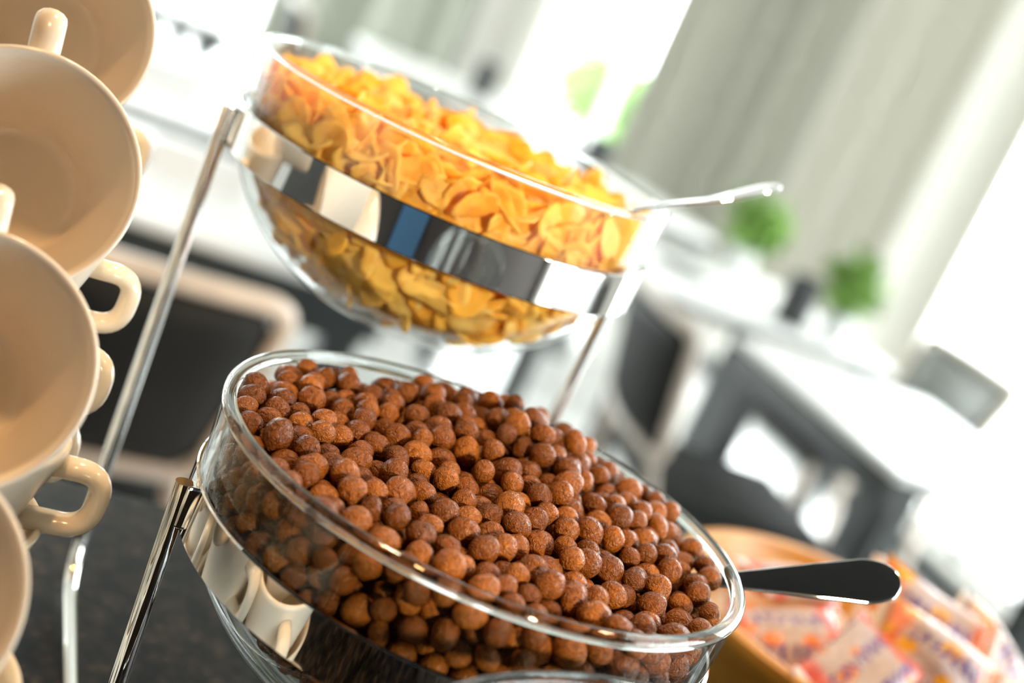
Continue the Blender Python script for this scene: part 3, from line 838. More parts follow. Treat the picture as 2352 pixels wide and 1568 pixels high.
-500,525,-93,-162,-284,484,90,511,-22,569,-529,338,-418,553,-320,-260,-408,506,142,519,-260,612,-183,-911,-500,643,46,-13,-236,520,321,724,-500,523,
227,-106,-292,649,303,435,-62,592,337,18,-232,535,-675,-33,-201,521,-529,94,-419,528,-29,37,-158,508,-387,-642,-241,522,-500,72,-323,523,-586,-286,
-407,517,569,-178,-399,561,883,-501,-500,461,214,286,-352,580,-211,505,-327,587,-664,756,-394,550,-605,495,-155,528,-484,-80,-318,548,265,62,-150,550,
-196,614,-125,471,-94,-840,-356,649,-160,309,-119,494,510,523,-500,509,-198,388,-500,511,214,746,-79,631,146,945,-68,536,550,-89,-131,567,-793,558,
-210,520,-1,360,-49,484,476,194,-500,518,-823,-267,-228,564,-372,-643,-348,576,-752,512,-408,569,686,-509,-403,467,697,-250,-123,575,25,470,-500,567,
935,395,-130,533,276,790,-276,625,-228,45,-413,517,-584,180,-205,560,-79,766,-340,627,-566,-24,-336,489,-46,720,-228,589,903,136,-154,561,35,477,-355,
625,474,-483,-247,582,199,334,-500,576,-25,778,-500,592,-604,-193,-329,543,-307,-577,-267,556,341,880,-149,555,924,-77,-420,465,-17,-1006,-500,544,
221,-48,-411,510,-232,751,-500,503,-53,55,-408,544,-194,-3,-500,580,-436,-327,-163,585,-109,-770,-155,572,-343,-76,-500,533,-734,-258,-500,522,-808,
-35,-249,518,-465,-429,-178,503,36,976,-142,561,871,-282,-500,575,440,470,-336,513,298,996,-20,494,15,579,-490,556,-523,-272,-500,597,670,629,-98,512,
21,-538,-203,538,655,-517,-500,577,-571,-42,-163,613,680,-381,-245,504,34,-914,-500,566,416,726,7,538,460,532,-51,545,-356,389,-220,536,-34,-284,-146,
598,-183,-108,-342,613,932,-12,-218,489,24,-688,-410,569,-635,122,-415,605,-139,652,-203,571,-516,448,-106,575,426,-117,-500,598,-53,-753,-414,478,
-785,77,-149,523,451,-17,-367,625,-387,795,-403,545,76,-307,-133,556,249,-723,-255,532,-681,577,-367,519,-424,432,-158,488,127,-301,-500,629,388,135,
-500,564,-696,-142,-356,554,-555,-99,-404,572,754,536,-204,517,646,-115,-345,577,225,-266,-259,549,-369,697,-500,571,-857,222,-500,537,-594,21,-417,
497,408,146,-42,496,803,239,-290,565,-912,-167,-213,514,-637,48,-323,603,451,-767,-500,622,467,95,-96,451,-828,-378,-195,608,78,-233,-233,532,237,
-207,-337,465,-844,-44,-344,521,-32,-176,-164,524,-255,-66,-433,598,-224,627,-254,460,-486,624,-250,544,-261,368,-410,605,-282,330,-65,522,-190,-799,
-500,491,852,217,-500,513,418,598,-165,512,188,578,-84,500,557,264,-500,581,215,702,-500,582,619,-550,-339,511,328,-105,-437,620,662,-619,-248,610,
-539,-656,-466,454,-1,-471,-500,569,727,-710,-500,451,-389,296,-267,566,-40,513,-427,517,546,731,-431,501,329,134,-108,502,-154,531,-71,487,289,350,
-150,621,-134,-302,-500,501,-34,-448,-330,595,421,467,-500,548,91,204,-154,555,719,264,-361,571,198,-892,-434,600,-177,309,-452,507,261,333,-42,532,
-471,-629,-394,582,-442,-678,-500,649,-509,262,-215,561,885,238,-124,536,46,573,-289,554,331,-91,-238,542,537,461,-53,500,-428,-252,-416,649,610,-590,
-437,517,359,228,-71,508,-544,-264,-137,579,131,988,-500,640,-380,562,-217,529,456,265,-414,609,770,-169,-116,523,608,108,-406,539,-4,19,-500,567,
-106,57,-500,558,-624,386,-500,588,539,785,-147,546,22,123,-130,542,354,706,-342,580,-537,-27,-500,649,692,286,-188,497,900,117,-500,621,279,-343,
-422,557,120,-125,-242,569,386,656,-441,587,58,899,-308,585,-434,107,-220,541,382,246,-500,583,274,654,-50,516,260,-826,-500,550,-192,222,-500,567,
-648,-456,-500,636,793,-212,-206,567,296,623,-500,557,-893,8,-500,519,-320,953,-500,553,-689,218,-384,597,59,-175,-327,616,-260,-176,-394,578,877,
-285,-218,550,-93,643,-423,600,435,-830,-414,530,726,358,-319,474,-30,-604,-339,451,4,-391,-128,562,645,587,-8,496,711,460,-285,622,923,-102,-251,497,
-448,736,-107,579,-82,-65,-316,549,209,-385,-500,587,46,-465,-405,512,-659,-55,-409,566,553,29,-354,511,-573,765,-500,524,766,-483,-500,617,381,-433,
-414,583,-726,56,-236,579,-496,172,-277,585,-434,760,-208,476,559,-632,-358,548,-98,659,-309,569,-876,296,-431,550,300,102,-384,545,546,7,-449,526,
262,905,-233,618,41,57,-415,478,631,339,-121,566,501,-550,-329,526,441,-688,-200,560,599,678,-32,559,-49,878,-331,554,-547,352,-150,531,-809,315,-500,
521,-412,-456,-418,509,-448,470,-393,599,-682,461,-108,451,600,-717,-411,567,-42,499,-275,521,-368,-438,-158,501,-606,812,-326,531,105,312,-164,562,
697,747,-38,528,-147,460,-251,520,-889,214,-207,507,463,408,-412,509,965,286,-500,549,572,-543,-245,563,122,537,-500,633,-623,-389,-239,576,187,613,
-434,585,-279,-144,-282,594,-143,540,-177,585,42,-1004,-408,561,673,755,-446,493,-703,419,-279,551,690,-600,-380,489,-216,-571,-332,568,-936,-12,-365,
532,82,796,-500,493,-883,-166,-500,579,-33,293,-417,539,-261,313,-500,472,425,798,-116,649,134,433,-330,515,-495,-191,-303,607,-761,323,-98,451,-105,
225,-172,649,-525,-529,-328,487,-103,491,-353,490,52,389,-417,468,-939,51,-205,451,219,-504,-500,602,-446,-97,-484,535,543,880,-113,483,864,321,-500,
565,-369,933,-328,628,494,623,-412,575,1000,-81,-500,579,-669,-230,-188,529,-705,482,-197,499,-600,-631,-223,467,584,-194,-210,591,560,-254,-500,520,
904,-123,-500,498,510,796,-337,492,-354,309,-375,567,-169,74,-232,492,122,-7,-407,595,-313,760,-254,459,834,-41,-244,582,261,-50,-106,497,451,-42,
-104,562,336,-762,-214,519,408,582,-371,467,493,-699,-418,570,-573,-591,-399,609,-690,752,-296,486,280,-929,-500,523,144,334,-286,542,-279,320,-288,
608,-416,283,-151,524,-126,-603,-500,594,846,-34,-142,451,86,-1008,-500,491,-68,350,-122,525,-574,-186,-216,574,-520,729,-251,537,435,644,-68,589,203,
121,-500,530,559,210,-249,523,-415,208,-217,497,-143,551,-413,473,346,-617,-500,451,-600,661,-500,553,-83,405,-308,515,751,159,-338,585,380,767,-429,
547,497,492,-139,506,776,328,-237,546,-186,996,-407,473,-38,-678,-500,525,-155,899,-500,577,691,-291,-320,526,140,260,-426,539,-94,2,-233,568,-360,
113,-294,500,-4,-111,-250,599,-723,314,-192,554,-506,268,-325,555,603,492,-312,546,529,-276,-183,451,-739,672,-386,633,842,-38,-388,533,-123,-294,
-228,649,862,542,-191,578,-155,1006,-222,562,-604,592,-123,497,345,-196,-500,556,767,301,-500,483,124,-291,-316,512,357,552,-87,582,-384,497,-92,561,
-321,217,-253,526,758,-58,-324,554,-119,921,-398,550,-114,-322,-391,568,463,228,-203,522,437,586,-500,493,515,152,-157,524,-682,736,-500,575,-190,
-404,-295,528,321,-155,-336,530,-225,472,-148,553,-761,145,-431,543,385,906,-401,595,-23,329,-324,504,520,50,-183,542,814,-284,-404,581,428,128,-215,
557,-515,670,-345,583,261,519,-116,485,412,-602,-303,555,755,-377,-326,621,118,142,-242,563,25,87,-230,525,-679,296,-500,481,664,505,-406,590,-95,831,
-232,649,-374,-311,-500,589,-585,-482,-409,548,264,14,-322,561,869,-511,-401,529,243,-138,-395,464,161,902,-281,535,604,487,-500,516,-245,-697,-500,
571,449,287,-60,569,74,-66,-317,511,-503,634,-137,605,-606,-282,-250,533,66,894,-500,519,-323,656,-267,602,-763,-20,-161,485,52,386,-288,531,991,120,
-402,631,812,-425,-409,602,233,877,-103,624,161,-603,-411,537,-259,690,-89,594,356,544,-500,453,-920,-104,-302,581,-145,737,-261,470,393,61,-426,558,
380,-932,-500,542,-367,664,-88,533,133,-384,-409,615,-812,246,-708,530,-934,-100,-569,530,-694,-561,-653,530,-304,-524,-876,530,290,887,-584,530,-254,
296,-930,530,56,-907,-630,530,181,826,-712,530,-238,-757,-760,530,461,313,-896,530,-110,790,-757,530,552,-220,-881,530,708,617,-569,530,-929,252,-495,
530,579,397,-825,530,225,359,-930,530,-512,411,-851,530,818,-268,-694,530,866,-180,-665,530,-658,593,-663,530,280,-893,-578,530,434,194,-926,530,294,
767,-735,530,-723,-317,-764,530,64,-488,-921,530,632,-155,-853,530,-80,930,-584,530,120,-706,-816,530,-799,-538,-491,530,927,-133,-575,530,-124,-407,
-930,530,-452,268,-909,530,-925,88,-592,530,-147,392,-930,530,610,142,-866,530,91,879,-666,530,-41,453,-930,530,-788,-427,-649,530,499,735,-660,530,
-262,-864,-639,530,-796,-71,-755,530,-642,-674,-589,530,-552,-272,-871,530,924,233,-531,530,-647,-394,-788,530,197,669,-828,530,-263,904,-563,530,
-257,681,-808,530,679,-252,-811,530,500,567,-789,530,-425,-180,-930,530,67,364,-930,530,386,-804,-654,530,-800,390,-658,530,175,-562,-883,530,-165,
883,-646,530,-679,470,-731,530,-498,-666,-726,530,751,158,-780,530,280,-613,-841,530,497,-682,-713,530,-561,617,-723,530,-277,789,-720,530,-611,739,
-511,530,570,757,-546,530,296,507,-884,530,-785,134,-758,530,397,-662,-777,530,-889,-317,-558,530,-603,-145,-869,530,545,-785,-524,530,-715,69,-815,
530,323,638,-817,530,-722,639,-488,530,857,326,-614,530,578,255,-863,530,-663,-17,-847,530,-371,-378,-907,530,891,167,-632,530,796,-167,-743,530,-889,
-227,-615,530,-365,-765,-709,530,171,-857,-679,530,89,-953,-519,530,-451,-789,-630,530,624,658,-632,530,11,-392,-930,530,-724,-178,-796,530,-183,544,
-889,530,903,-266,-564,530,-857,-419,-530,530,-581,698,-631,530,-560,-739,-596,530,561,-449,-815,530,136,526,-902,530,-561,-561,-760,530,-958,23,-515,
530,-454,802,-608,530,521,80,-908,530,236,-727,-783,530,-461,-4,-930,530,413,-112,-930,530,-407,650,-781,530,742,-52,-798,530,672,689,-494,530,616,
-341,-823,530,-52,-947,-545,530,379,-561,-839,530,-627,312,-826,530,690,-663,-518,530,-43,-776,-773,530,758,524,-607,530,349,-897,-495,530,-831,479,
-510,530,827,-6,-730,530,-415,-639,-785,530,-42,599,-878,530,806,521,-506,530,-365,873,-552,530,-230,-597,-859,530,-327,-272,-930,530,-383,482,-871,
530,657,445,-760,530,960,4,-508,530,495,828,-487,530,-516,810,-504,530,362,-280,-930,530,820,-403,-621,530,656,-591,-667,530,508,-753,-629,530,562,
631,-712,530,768,-504,-613,530,-428,-460,-865,530,414,807,-632,530,-598,176,-867,530,3,762,-784,530,330,388,-915,530,-172,-502,-907,530,-116,-875,
-668,530,941,-216,-481,530,-391,765,-696,530,339,278,-930,530,726,-367,-742,530,-338,161,-930,530,-721,289,-774,530,-480,511,-826,530,272,926,-483,
530,-767,543,-568,530,-32,-676,-840,530,73,623,-865,530,121,952,-509,530,-461,-846,-493,530,118,760,-779,530,405,678,-763,530,-374,-865,-561,530,896,
345,-504,530,-953,-158,-481,530,-369,54,-930,530,-806,-259,-710,530,-167,-938,-532,530,-95,-584,-882,530,936,98,-566,530,598,-42,-878,530,-246,-366,
-930,530,516,-334,-871,530,300,-432,-909,530,-415,375,-896,530,-291,401,-920,530,-117,679,-832,530,-953,147,-488,530,-908,201,-591,530,-280,-907,-543,
530,827,438,-578,530,-583,514,-773,530,-28,844,-712,530,837,-464,-517,530,-298,549,-867,530,452,434,-866,530,-185,946,-487,530,370,12,-930,530,-880,
-50,-669,530,749,420,-697,530,221,-939,-484,530,-563,-39,-894,530,337,-750,-734,530,562,-561,-760,530,599,-695,-614,530,892,-68,-652,530,26,942,-563,
530,-688,-676,-488,530,-161,-706,-811,530,-500,119,-913,530,777,-567,-499,530,-849,49,-706,530,-869,316,-600,530,700,301,-785,530,-313,-647,-814,530,
146,-404,-930,530,-858,156,-681,530,899,-351,-483,530,386,873,-528,530,454,-825,-563,530,442,-450,-864,530,-544,-439,-827,530,675,556,-677,530,109,
-792,-755,530,-445,-301,-904,530,792,276,-719,530,398,549,-839,530,212,-298,-930,530,2,-852,-704,530,64,-622,-866,530,664,-497,-727,530,-572,-778,
-480,530,-693,-477,-716,530,-478,695,-713,530,166,911,-599,530,-351,-86,-930,530,887,57,-659,530,344,116,-930,530,-892,357,-504,530,164,-915,-591,530,
-701,192,-809,530,-726,-602,-560,530,-584,65,-884,530,678,65,-837,530,-41,-499,-918,530,-655,-252,-825,530,316,-181,-930,530,-56,964,-482,530,447,
-219,-919,530,483,-32,-923,530,-670,653,-578,530,829,125,-719,530,287,-829,-674,530,-598,-637,-679,530,595,535,-754,530,-845,-156,-696,530,]
# ------------------------------------------------------------------ the room
XR, XL, YB, YF, HC = 3.4, -4.2, 10.0, -2.4, 2.75
structure('floor', MB().box((XL - .2, YF - .2, -0.12), (XR + .15, YB + .2, 0.0)), M['floor'])
structure('ceiling', MB().box((XL - .2, YF - .2, HC), (XR + .2, YB + .2, HC + .12)), M['ceiling'])
structure('added_dark_overhead', MB().box((XL + .001, YF + .001, 2.625), (XR - .001, 1.45, HC)), M['dark_overhead'])  # unseen dark layer added so the lower spoon handle mirrors black
OPEN_R = [(-2.1, .5), (1.75, 5.5), (6.7, 9.3)]
w = MB()
ys = [YF - .2] + [y for a in OPEN_R for y in a] + [YB + .2]
for i in range(0, len(ys), 2):
    w.box((XR, ys[i], 0), (XR + .2, ys[i + 1], HC))
for a, b in OPEN_R:
    w.box((XR, a, 2.62), (XR + .2, b, HC))
    w.box((XR, a, 0), (XR + .2, b, .1))
structure('wall_right', w, M['wall'])
structure('baseboard_right', MB().box((XR - .02, YF + .02, 0), (XR, YB, .075), .004), M['table_dark'])
w = MB()
w.box((XL - .2, YB, 0), (-3.4, YB + .2, HC)).box((1.75, YB, 0), (XR, YB + .2, HC)).box((-3.4, YB, 2.62), (1.75, YB + .2, HC))
structure('wall_back', w, M['wall'])
structure('wall_left', MB().box((XL - .2, YF, 0), (XL, YB, HC)), M['wall'])
w = MB().box((XL, YF - .2, 0), (XR, YF, HC))
structure('wall_front', w, M['brown_wall'])
structure('baseboard_left', MB().box((XL, YF, 0), (XL + .015, YB, .09), .004), M['skirting'])
structure('baseboard_front', MB().box((XL, YF, 0), (XR, YF + .015, .09), .004), M['skirting'])


def window(name, axis, a, b, pos, nbay, z1=2.62, zl=0.0):
    """floor-to-ceiling glazing along one wall; axis 'y' on the right wall, 'x' on the back wall"""
    fr = MB()
    t = 0.05

    def bx(u0, u1, z0, zz1, mb, d0, d1, bev=.004):
        if axis == 'y':
            mb.box((pos + d0, u0, z0), (pos + d1, u1, zz1), bev)
        else:
            mb.box((u0, pos + d0, z0), (u1, pos + d1, zz1), bev)
    bx(a, b, zl, zl + t, fr, .06, .13)
    bx(a, b, z1 - t, z1, fr, .06, .13)
    st = (b - a) / nbay
    for i in range(nbay + 1):
        c = a + i * st
        lo, hi = max(a, c - t / 2), min(b, c + t / 2)
        bx(lo, hi, zl, z1, fr, .06, .13)
    o = fr.build(name, M['frame_white'], None, False)
    o['kind'] = 'structure'
    for i in range(nbay):
        g = MB()
        bx(a + i * st + .02, a + (i + 1) * st - .02, zl + t * .8, z1 - t * .8, g, .092, .098, 0)
        g.build('pane', M['pane'], o, False)
    return o


window('window_1', 'y', OPEN_R[1][0], OPEN_R[1][1], XR, 2, zl=.1)
window('window_2', 'y', OPEN_R[2][0], OPEN_R[2][1], XR, 2, zl=.1)
window('window_4', 'y', OPEN_R[0][0], OPEN_R[0][1], XR, 1, zl=.1)
window('window_3', 'x', -3.4, 1.75, YB, 3)

# door-shaped panel added in place of a blue-clad person mirrored in the bands
d = MB().box((-1.75, YF, 0.0), (-0.85, YF + .04, 2.1), .006).build('mirrored_blue_panel', M['blue_panel'], None, False)
d['kind'] = 'structure'
fr = MB().box((-1.83, YF, 0), (-1.75, YF + .05, 2.18), .004).box((-.85, YF, 0), (-.77, YF + .05, 2.18), .004).box((-1.75, YF, 2.1), (-.85, YF + .05, 2.18), .004)
fr.build('panel_frame', M['black_lacquer'], d, False)
MB().tube(round_path([(-.93, YF + .04, 1.05), (-.93, YF + .09, 1.05), (-1.05, YF + .09, 1.05)], .02), .01).build('panel_handle', M['chrome'], d)

# outside: paving and planting beyond the glass
structure('ground', MB().box((XR + .21, -8, -.3), (30, 30, -.02)), M['paving'])
structure('ground_back', MB().box((-12, YB + .21, -.3), (XR + .2, 30, -.02)), M['paving'])


def foliage(center, size, n, leaf, seed, shape=1.0):
    g = np.random.default_rng(seed)
    V, F = [], []
    for _ in range(n):
        d_ = g.standard_normal(3)
        d_ /= np.linalg.norm(d_)
        p_ = np.array(center) + d_ * np.array(size) * (0.55 + .45 * g.random())
        a_ = g.standard_normal(3)
        a_ /= np.linalg.norm(a_)
        b_ = np.cross(a_, g.standard_normal(3))
        b_ /= np.linalg.norm(b_)
        c_ = np.cross(a_, b_)
        l_ = leaf * (.7 + .6 * g.random())
        k = len(V)
        V += [p_, p_ + a_ * l_ * .5 + b_ * l_ * .28 + c_ * l_ * .08, p_ + a_ * l_, p_ + a_ * l_ * .5 - b_ * l_ * .28 + c_ * l_ * .08]
        F += [(k, k + 1, k + 2), (k, k + 2, k + 3)]
    return MB().add(V, F)


def shrub(x, y, h, wd, seed, label):
    t = thing('garden_shrub', label, 'shrub', (x, y, -.02), 0)
    f = foliage((0, 0, h * .62), (wd, wd, h * .40), 900, .13, seed).build('foliage', M['hedge'], t, False)
    f['kind'] = 'stuff'
    MB().tube([(0, 0, 0), (.02, 0, h * .3), (0, .02, h * .6)], [.03, .025, .01], 8).build('stem', M['pot_dark'], t)


shrub(5.2, 12.2, 1.0, .42, 3, 'low green shrub outside the far end of the second window')
shrub(5.0, 10.6, .9, .30, 4, 'small green shrub outside the middle of the second window')
shrub(.5, 12.5, 1.1, .5, 5, 'green shrub outside the back window')


# ------------------------------------------------------------------ curtains
def curtain(name, label, axis, a, b, pos, amp, pitch, material, z0=.02, z1=2.64, seed=1):
    g = np.random.default_rng(seed)
    n = max(40, int(abs(b - a) / .012))
    us = np.linspace(a, b, n)
    ph = 0
    off = []
    p_loc = pitch
    for i, u in enumerate(us):
        ph += 2 * PI * (us[1] - us[0]) / (pitch * (1 + .35 * math.sin(u * 2.1 + seed)))
        off.append(amp * (math.sin(ph) + .35 * math.sin(2 * ph + .7) + .25 * math.sin(ph * .37 + seed)))
    rows = [z0, .5, 1.2, 1.9, 2.4, z1]
    V, F = [], []
    for lay in (0, 1):
        for z in rows:
            k = 1.0 if z < 2 else .75
            for u, o_ in zip(us, off):
                dd = pos + o_ * k + lay * .003
                V.append((dd, u, z) if axis == 'y' else (u, dd, z))
    m_ = len(us)
    R_ = len(rows)
    for lay in (0, 1):
        for r_ in range(R_ - 1):
            for i in range(m_ - 1):
                q = lay * R_ * m_ + r_ * m_ + i
                f_ = (q, q + 1, q + m_ + 1, q + m_)
                F.append(f_ if lay else f_[::-1])
    B = R_ * m_
    for r_ in range(R_ - 1):
        for i in (0, m_ - 1):
            q = r_ * m_ + i
            F.append((q, q + m_, q + m_ + B, q + B))
    for r_ in (0, R_ - 1):
        for i in range(m_ - 1):
            q = r_ * m_ + i
            F.append((q, q + 1, q + 1 + B, q + B))
    o = MB().add(V, F).build(name, material)
    tag(o, label, 'curtain')
    return o


def rail(axis, a, b, pos):
    r_ = MB()
    if axis == 'y':
        r_.box((pos - .02, a, 2.66), (pos + .02, b, 2.75), .003)
    else:
        r_.box((a, pos - .02, 2.66), (b, pos + .02, 2.75), .003)
    o = r_.build('trim_1', M['frame_white'], None, False)
    o['kind'] = 'structure'


rail('y', -2.0, 9.7, 3.2)
rail('x', -3.8, 3.3, 9.8)
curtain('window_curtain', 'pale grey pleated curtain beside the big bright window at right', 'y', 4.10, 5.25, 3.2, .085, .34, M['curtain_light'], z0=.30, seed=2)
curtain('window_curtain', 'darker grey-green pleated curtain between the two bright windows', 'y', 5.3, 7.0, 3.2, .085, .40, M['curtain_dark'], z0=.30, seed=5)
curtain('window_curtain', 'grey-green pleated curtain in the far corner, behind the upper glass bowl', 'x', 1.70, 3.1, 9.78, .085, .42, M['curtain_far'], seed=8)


# ------------------------------------------------------------------ tables and chairs
def table(x0, x1, y0, y1, label, group='white topped restaurant tables', zt=.75, skirt=.06, back=.10):
    cx, cy = (x0 + x1) / 2, (y0 + y1) / 2
    t = thing('dining_table', label, 'table', (cx, cy, 0), 0, group)
    hx, hy = (x1 - x0) / 2, (y1 - y0) / 2
    MB().box((-hx, -hy, zt - .022), (hx, hy, zt), .006).build('table_top', M['table_top'], t, False)
    ap = MB()
    a = .008
    b = .03
    ap.box((-hx + b, -hy + back, zt - skirt), (hx - b, -hy + back + .02, zt - .0225)).box((-hx + b, hy - back - .02, zt - skirt), (hx - b, hy - back, zt - .0225))
    ap.box((-hx + a, -hy + a, zt - .085), (-hx + b, hy - a, zt - .0225)).box((hx - b, -hy + a, zt - .085), (hx - a, hy - a, zt - .0225))
    ap.build('apron', M['table_dark'], t, False)
    for sx in (-1, 1):
        for sy in (-1, 1):
            px, py = sx * (hx - .062), sy * (hy - .045)
            MB().box((px - .03, py - .03, 0), (px + .03, py + .03, zt - .0225), .004).build('leg', M['table_dark'], t, False)
    return t


table(1.79, 2.38, 2.11, 2.84, 'pale dining table nearest the bright window at right, dark frame under its edge')
table(1.68, 2.46, 3.10, 3.82, 'pale dining table by the light curtain, with dark lantern and two green plants on it')
table(1.60, 2.46, 4.30, 5.00, 'pale dining table by the darker curtain, behind the upper spoon handle')
table(1.50, 2.40, 5.5, 6.3, 'far pale dining table seen through the right side of the upper bowl')
table(-.62, .74, 2.14, 2.80, 'white dining table with black edge behind the near chair, left of the upper bowl', skirt=.10, back=.008)
table(-.62, .74, 2.98, 3.9, 'white dining table second from the counter, left of the upper bowl')
table(-.62, .74, 4.7, 5.5, 'white dining table third from the counter, at the top edge left of the bowl')


def chair_proto(name, label, two_tone=False):
    """dining chair at the origin, sitter faces +Y; pale bent rim round a black upholstered back"""
    t = thing(name, label, 'chair')
    st = MB().box((-.22, -.20, .43), (.22, .23, .485), .02)
    st.build('seat', M['chair_black'], t)
    zb0, zb1 = .545, .820
    yb = -.235

    def bk(x, z):  # back leans away from the sitter and flares to the top, with a shallow curve
        f = (z - zb0) / (zb1 - zb0)
        return Vector((x * (.86 + .14 * f), yb - .055 * f - .03 * (1 - (x / .23) ** 2), z))
    ring = round_path([(-.225, 0, zb0), (.225, 0, zb0), (.225, 0, zb1), (-.225, 0, zb1)], .04, 6, True)
    dense = []
    for i in range(len(ring)):
        a, b = ring[i], ring[(i + 1) % len(ring)]
        for k in range(4):
            dense.append(a.lerp(b, k / 4))
    MB().tube([bk(v.x, v.z) for v in dense], .0145, 8, closed=True, sx=1.0).build('back_frame', M['chair_rim'], t)
    # padded back
    V, F = [], []
    nx, nz = 14, 8
    for lay in (0, 1):
        for j in range(nz + 1):
            for i in range(nx + 1):
                x = -.214 + .428 * i / nx
                z = zb0 + .012 + (zb1 - zb0 - .024) * j / nz
                ex = min(1, (1 - abs(2 * i / nx - 1)) * 4)
                ez = min(1, (1 - abs(2 * j / nz - 1)) * 3)
                if i in (0, nx):
                    z = (zb0 + zb1) / 2 + (z - (zb0 + zb1) / 2) * .80
                v = bk(x, z)
                v.y += (.016 * math.sqrt(ex * ez) + .004) * (1 if lay else -1)
                V.append(v)
    q = (nx + 1) * (nz + 1)
    for lay in (0, 1):
        for j in range(nz):
            for i in range(nx):
                a = lay * q + j * (nx + 1) + i
                f_ = (a, a + 1, a + nx + 2, a + nx + 1)
                F.append(f_[::-1] if lay else f_)
    bd = [j * (nx + 1) for j in range(nz)] + [nz * (nx + 1) + i for i in range(nx)] + [(nz - j) * (nx + 1) + nx for j in range(nz)] + [nx - i for i in range(nx)]
    for i in range(len(bd)):
        a, b = bd[i], bd[(i + 1) % len(bd)]
        F.append((a, b, b + q, a + q))
    MB().add(V, F).build('backrest', M['chair_black'], t)
    for sx in (-1, 1):
        MB().tube([bk(sx * .19, zb0 + .01), (sx * .195, -.215, .45), (sx * .20, -.25, .2), (sx * .205, -.29, 0)], [.013, .014, .013, .011], 8).build('leg', M['chair_rim'], t)
        MB().tube([(sx * .195, .20, .44), (sx * .20, .215, .2), (sx * .205, .23, 0)], [.014, .013, .011], 8).build('leg', M['chair_rim'], t)
    return t


CH = 'black chairs with pale rims at the tables'
chair0 = chair_proto('dining_chair', 'black dining chair with a pale curved top rim, behind the left steel rod')
chair0['group'] = CH
used = [False]


def chair(x, y, deg, label):
    if not used[0]:
        used[0] = True
        o = chair0
    else:
        o = dup(chair0)
    o.location = (x, y, 0)
    o.rotation_euler = (0, 0, math.radians(deg))
    o['label'] = label
    return o


chair(.230, 1.955, 0, 'black dining chair with a pale curved top rim, behind the left steel rod')
chair(1.71, 2.52, -97, 'black dining chair with pale rim right of the upper bowl, side on to a table')
gc = chair(2.53, 3.27, 90, 'chair back greyed by sheen, showing above the far side of the table at right, against the window')
for ch in gc.children:
    if ch.name.startswith('backrest'):
        ch.data = ch.data.copy()
        ch.data.materials[0] = M['sheen_and_card_grey']  # reflected sheen put in as lighter grey; the pad itself is black
chair(1.55, 4.70, -90, 'black dining chair at the inner side of the second table along the curtains')
chair(1.45, 5.95, -90, 'far black chair seen above the rim of the upper bowl')
chair(.48, 6.55, 180, 'black chair at the top left edge, beyond the third white table')


# ------------------------------------------------------------------ things on the tables
def potted_plant(x, y, z, label, seed, s=1.0):
    t = thing('potted_plant', label, 'plant', (x, y, z), 0)
    MB().lathe([(0, 0), (.032 * s, 0), (.042 * s, .07 * s), (.045 * s, .075 * s), (.040 * s, .075 * s), (.036 * s, .06 * s), (0, .06 * s)], 24).build('pot', M['frame_white'], t)
    f = foliage((0, 0, .15 * s), (.075 * s, .075 * s, .075 * s), 160, .055 * s, seed).build('foliage', M['leaf'], t, False)
    f['kind'] = 'stuff'
    st = MB()
    for k in range(5):
        a = k * 1.256
        st.tube([(0, 0, .06 * s), (.012 * math.cos(a) * s, .012 * math.sin(a) * s, .1 * s), (.04 * math.cos(a) * s, .04 * math.sin(a) * s, .15 * s)], .002 * s, 5)
    st.build('stem', M['leaf'], t)


potted_plant(2.28, 3.19, .752, 'green potted plant at the window end of the table, right of the dark lantern', 21, 1.05)
potted_plant(2.20, 3.66, .752, 'bright green potted plant at the far end of the lantern table, below the upper spoon', 22, 1.15)
potted_plant(.45, 5.1, .75, 'small green plant on the third white table, at the top edge', 23, 1.1)


def lantern(x, y, z, label, s=1.0):
    t = thing('table_lantern', label, 'lantern', (x, y, z), .3)
    MB().lathe([(0, 0), (.040 * s, 0), (.042 * s, .005), (.042 * s, .11 * s), (.036 * s, .125 * s), (.032 * s, .125 * s), (.034 * s, .11 * s), (.034 * s, .01), (0, .01)], 28).build('holder', M['pot_dark'], t)
    MB().lathe([(0, .0105), (.026 * s, .0105), (.026 * s, .07 * s), (.004, .072 * s), (0, .072 * s)], 20).build('candle', M['napkin'], t)


lantern(2.14, 3.20, .75, 'dark cylindrical lantern beside the green plant, in front of the light curtain', 1.1)
lantern(2.05, 4.6, .75, 'dark lantern on the table behind the upper spoon', 1.2)
lantern(2.0, 5.9, .75, 'dark lantern on the far table, seen through the upper bowl', 1.2)


def cutlery_holder(x, y, rz, label):
    """folded napkin with a dark menu card lying on it"""
    t = thing('menu_card', label, 'menu', (x, y, .75), rz)
    MB().box((-.05, -.07, .0005), (.05, .07, .012), .003).build('cover', M['menu_dark'], t, False)
    MB().box((-.046, -.066, .0122), (.046, .066, .016), .002).build('insert_card', M['sheen_and_card_grey'], t, False)


cutlery_holder(1.90, 3.42, .1, 'small dark menu card lying on the table with the lantern')
cutlery_holder(1.80, 3.72, .1, 'small dark menu card lying on the table edge right of the upper bowl')


def folded_napkin(x, y, rz, label, group='folded napkins on the white tables'):
    t = MB()
    V = [(-.09, -.06, 0), (.09, -.06, 0), (.09, .06, 0), (-.09, .06, 0), (-.085, 0, .05), (.085, 0, .05)]
    t.add(V, [(3, 2, 1, 0), (0, 1, 5, 4), (2, 3, 4, 5), (0, 4, 3), (1, 2, 5)])
    o = t.build('folded_napkin', M['napkin'], None, False)
    o.location = (x, y, .7502)
    o.rotation_euler = (0, 0, rz)
    tag(o, label, 'napkin', group)


folded_napkin(.42, 2.50, 0, 'pale folded napkin on the white table nearest the counter')
folded_napkin(.42, 3.35, 0, 'pale folded napkin on the second white table')

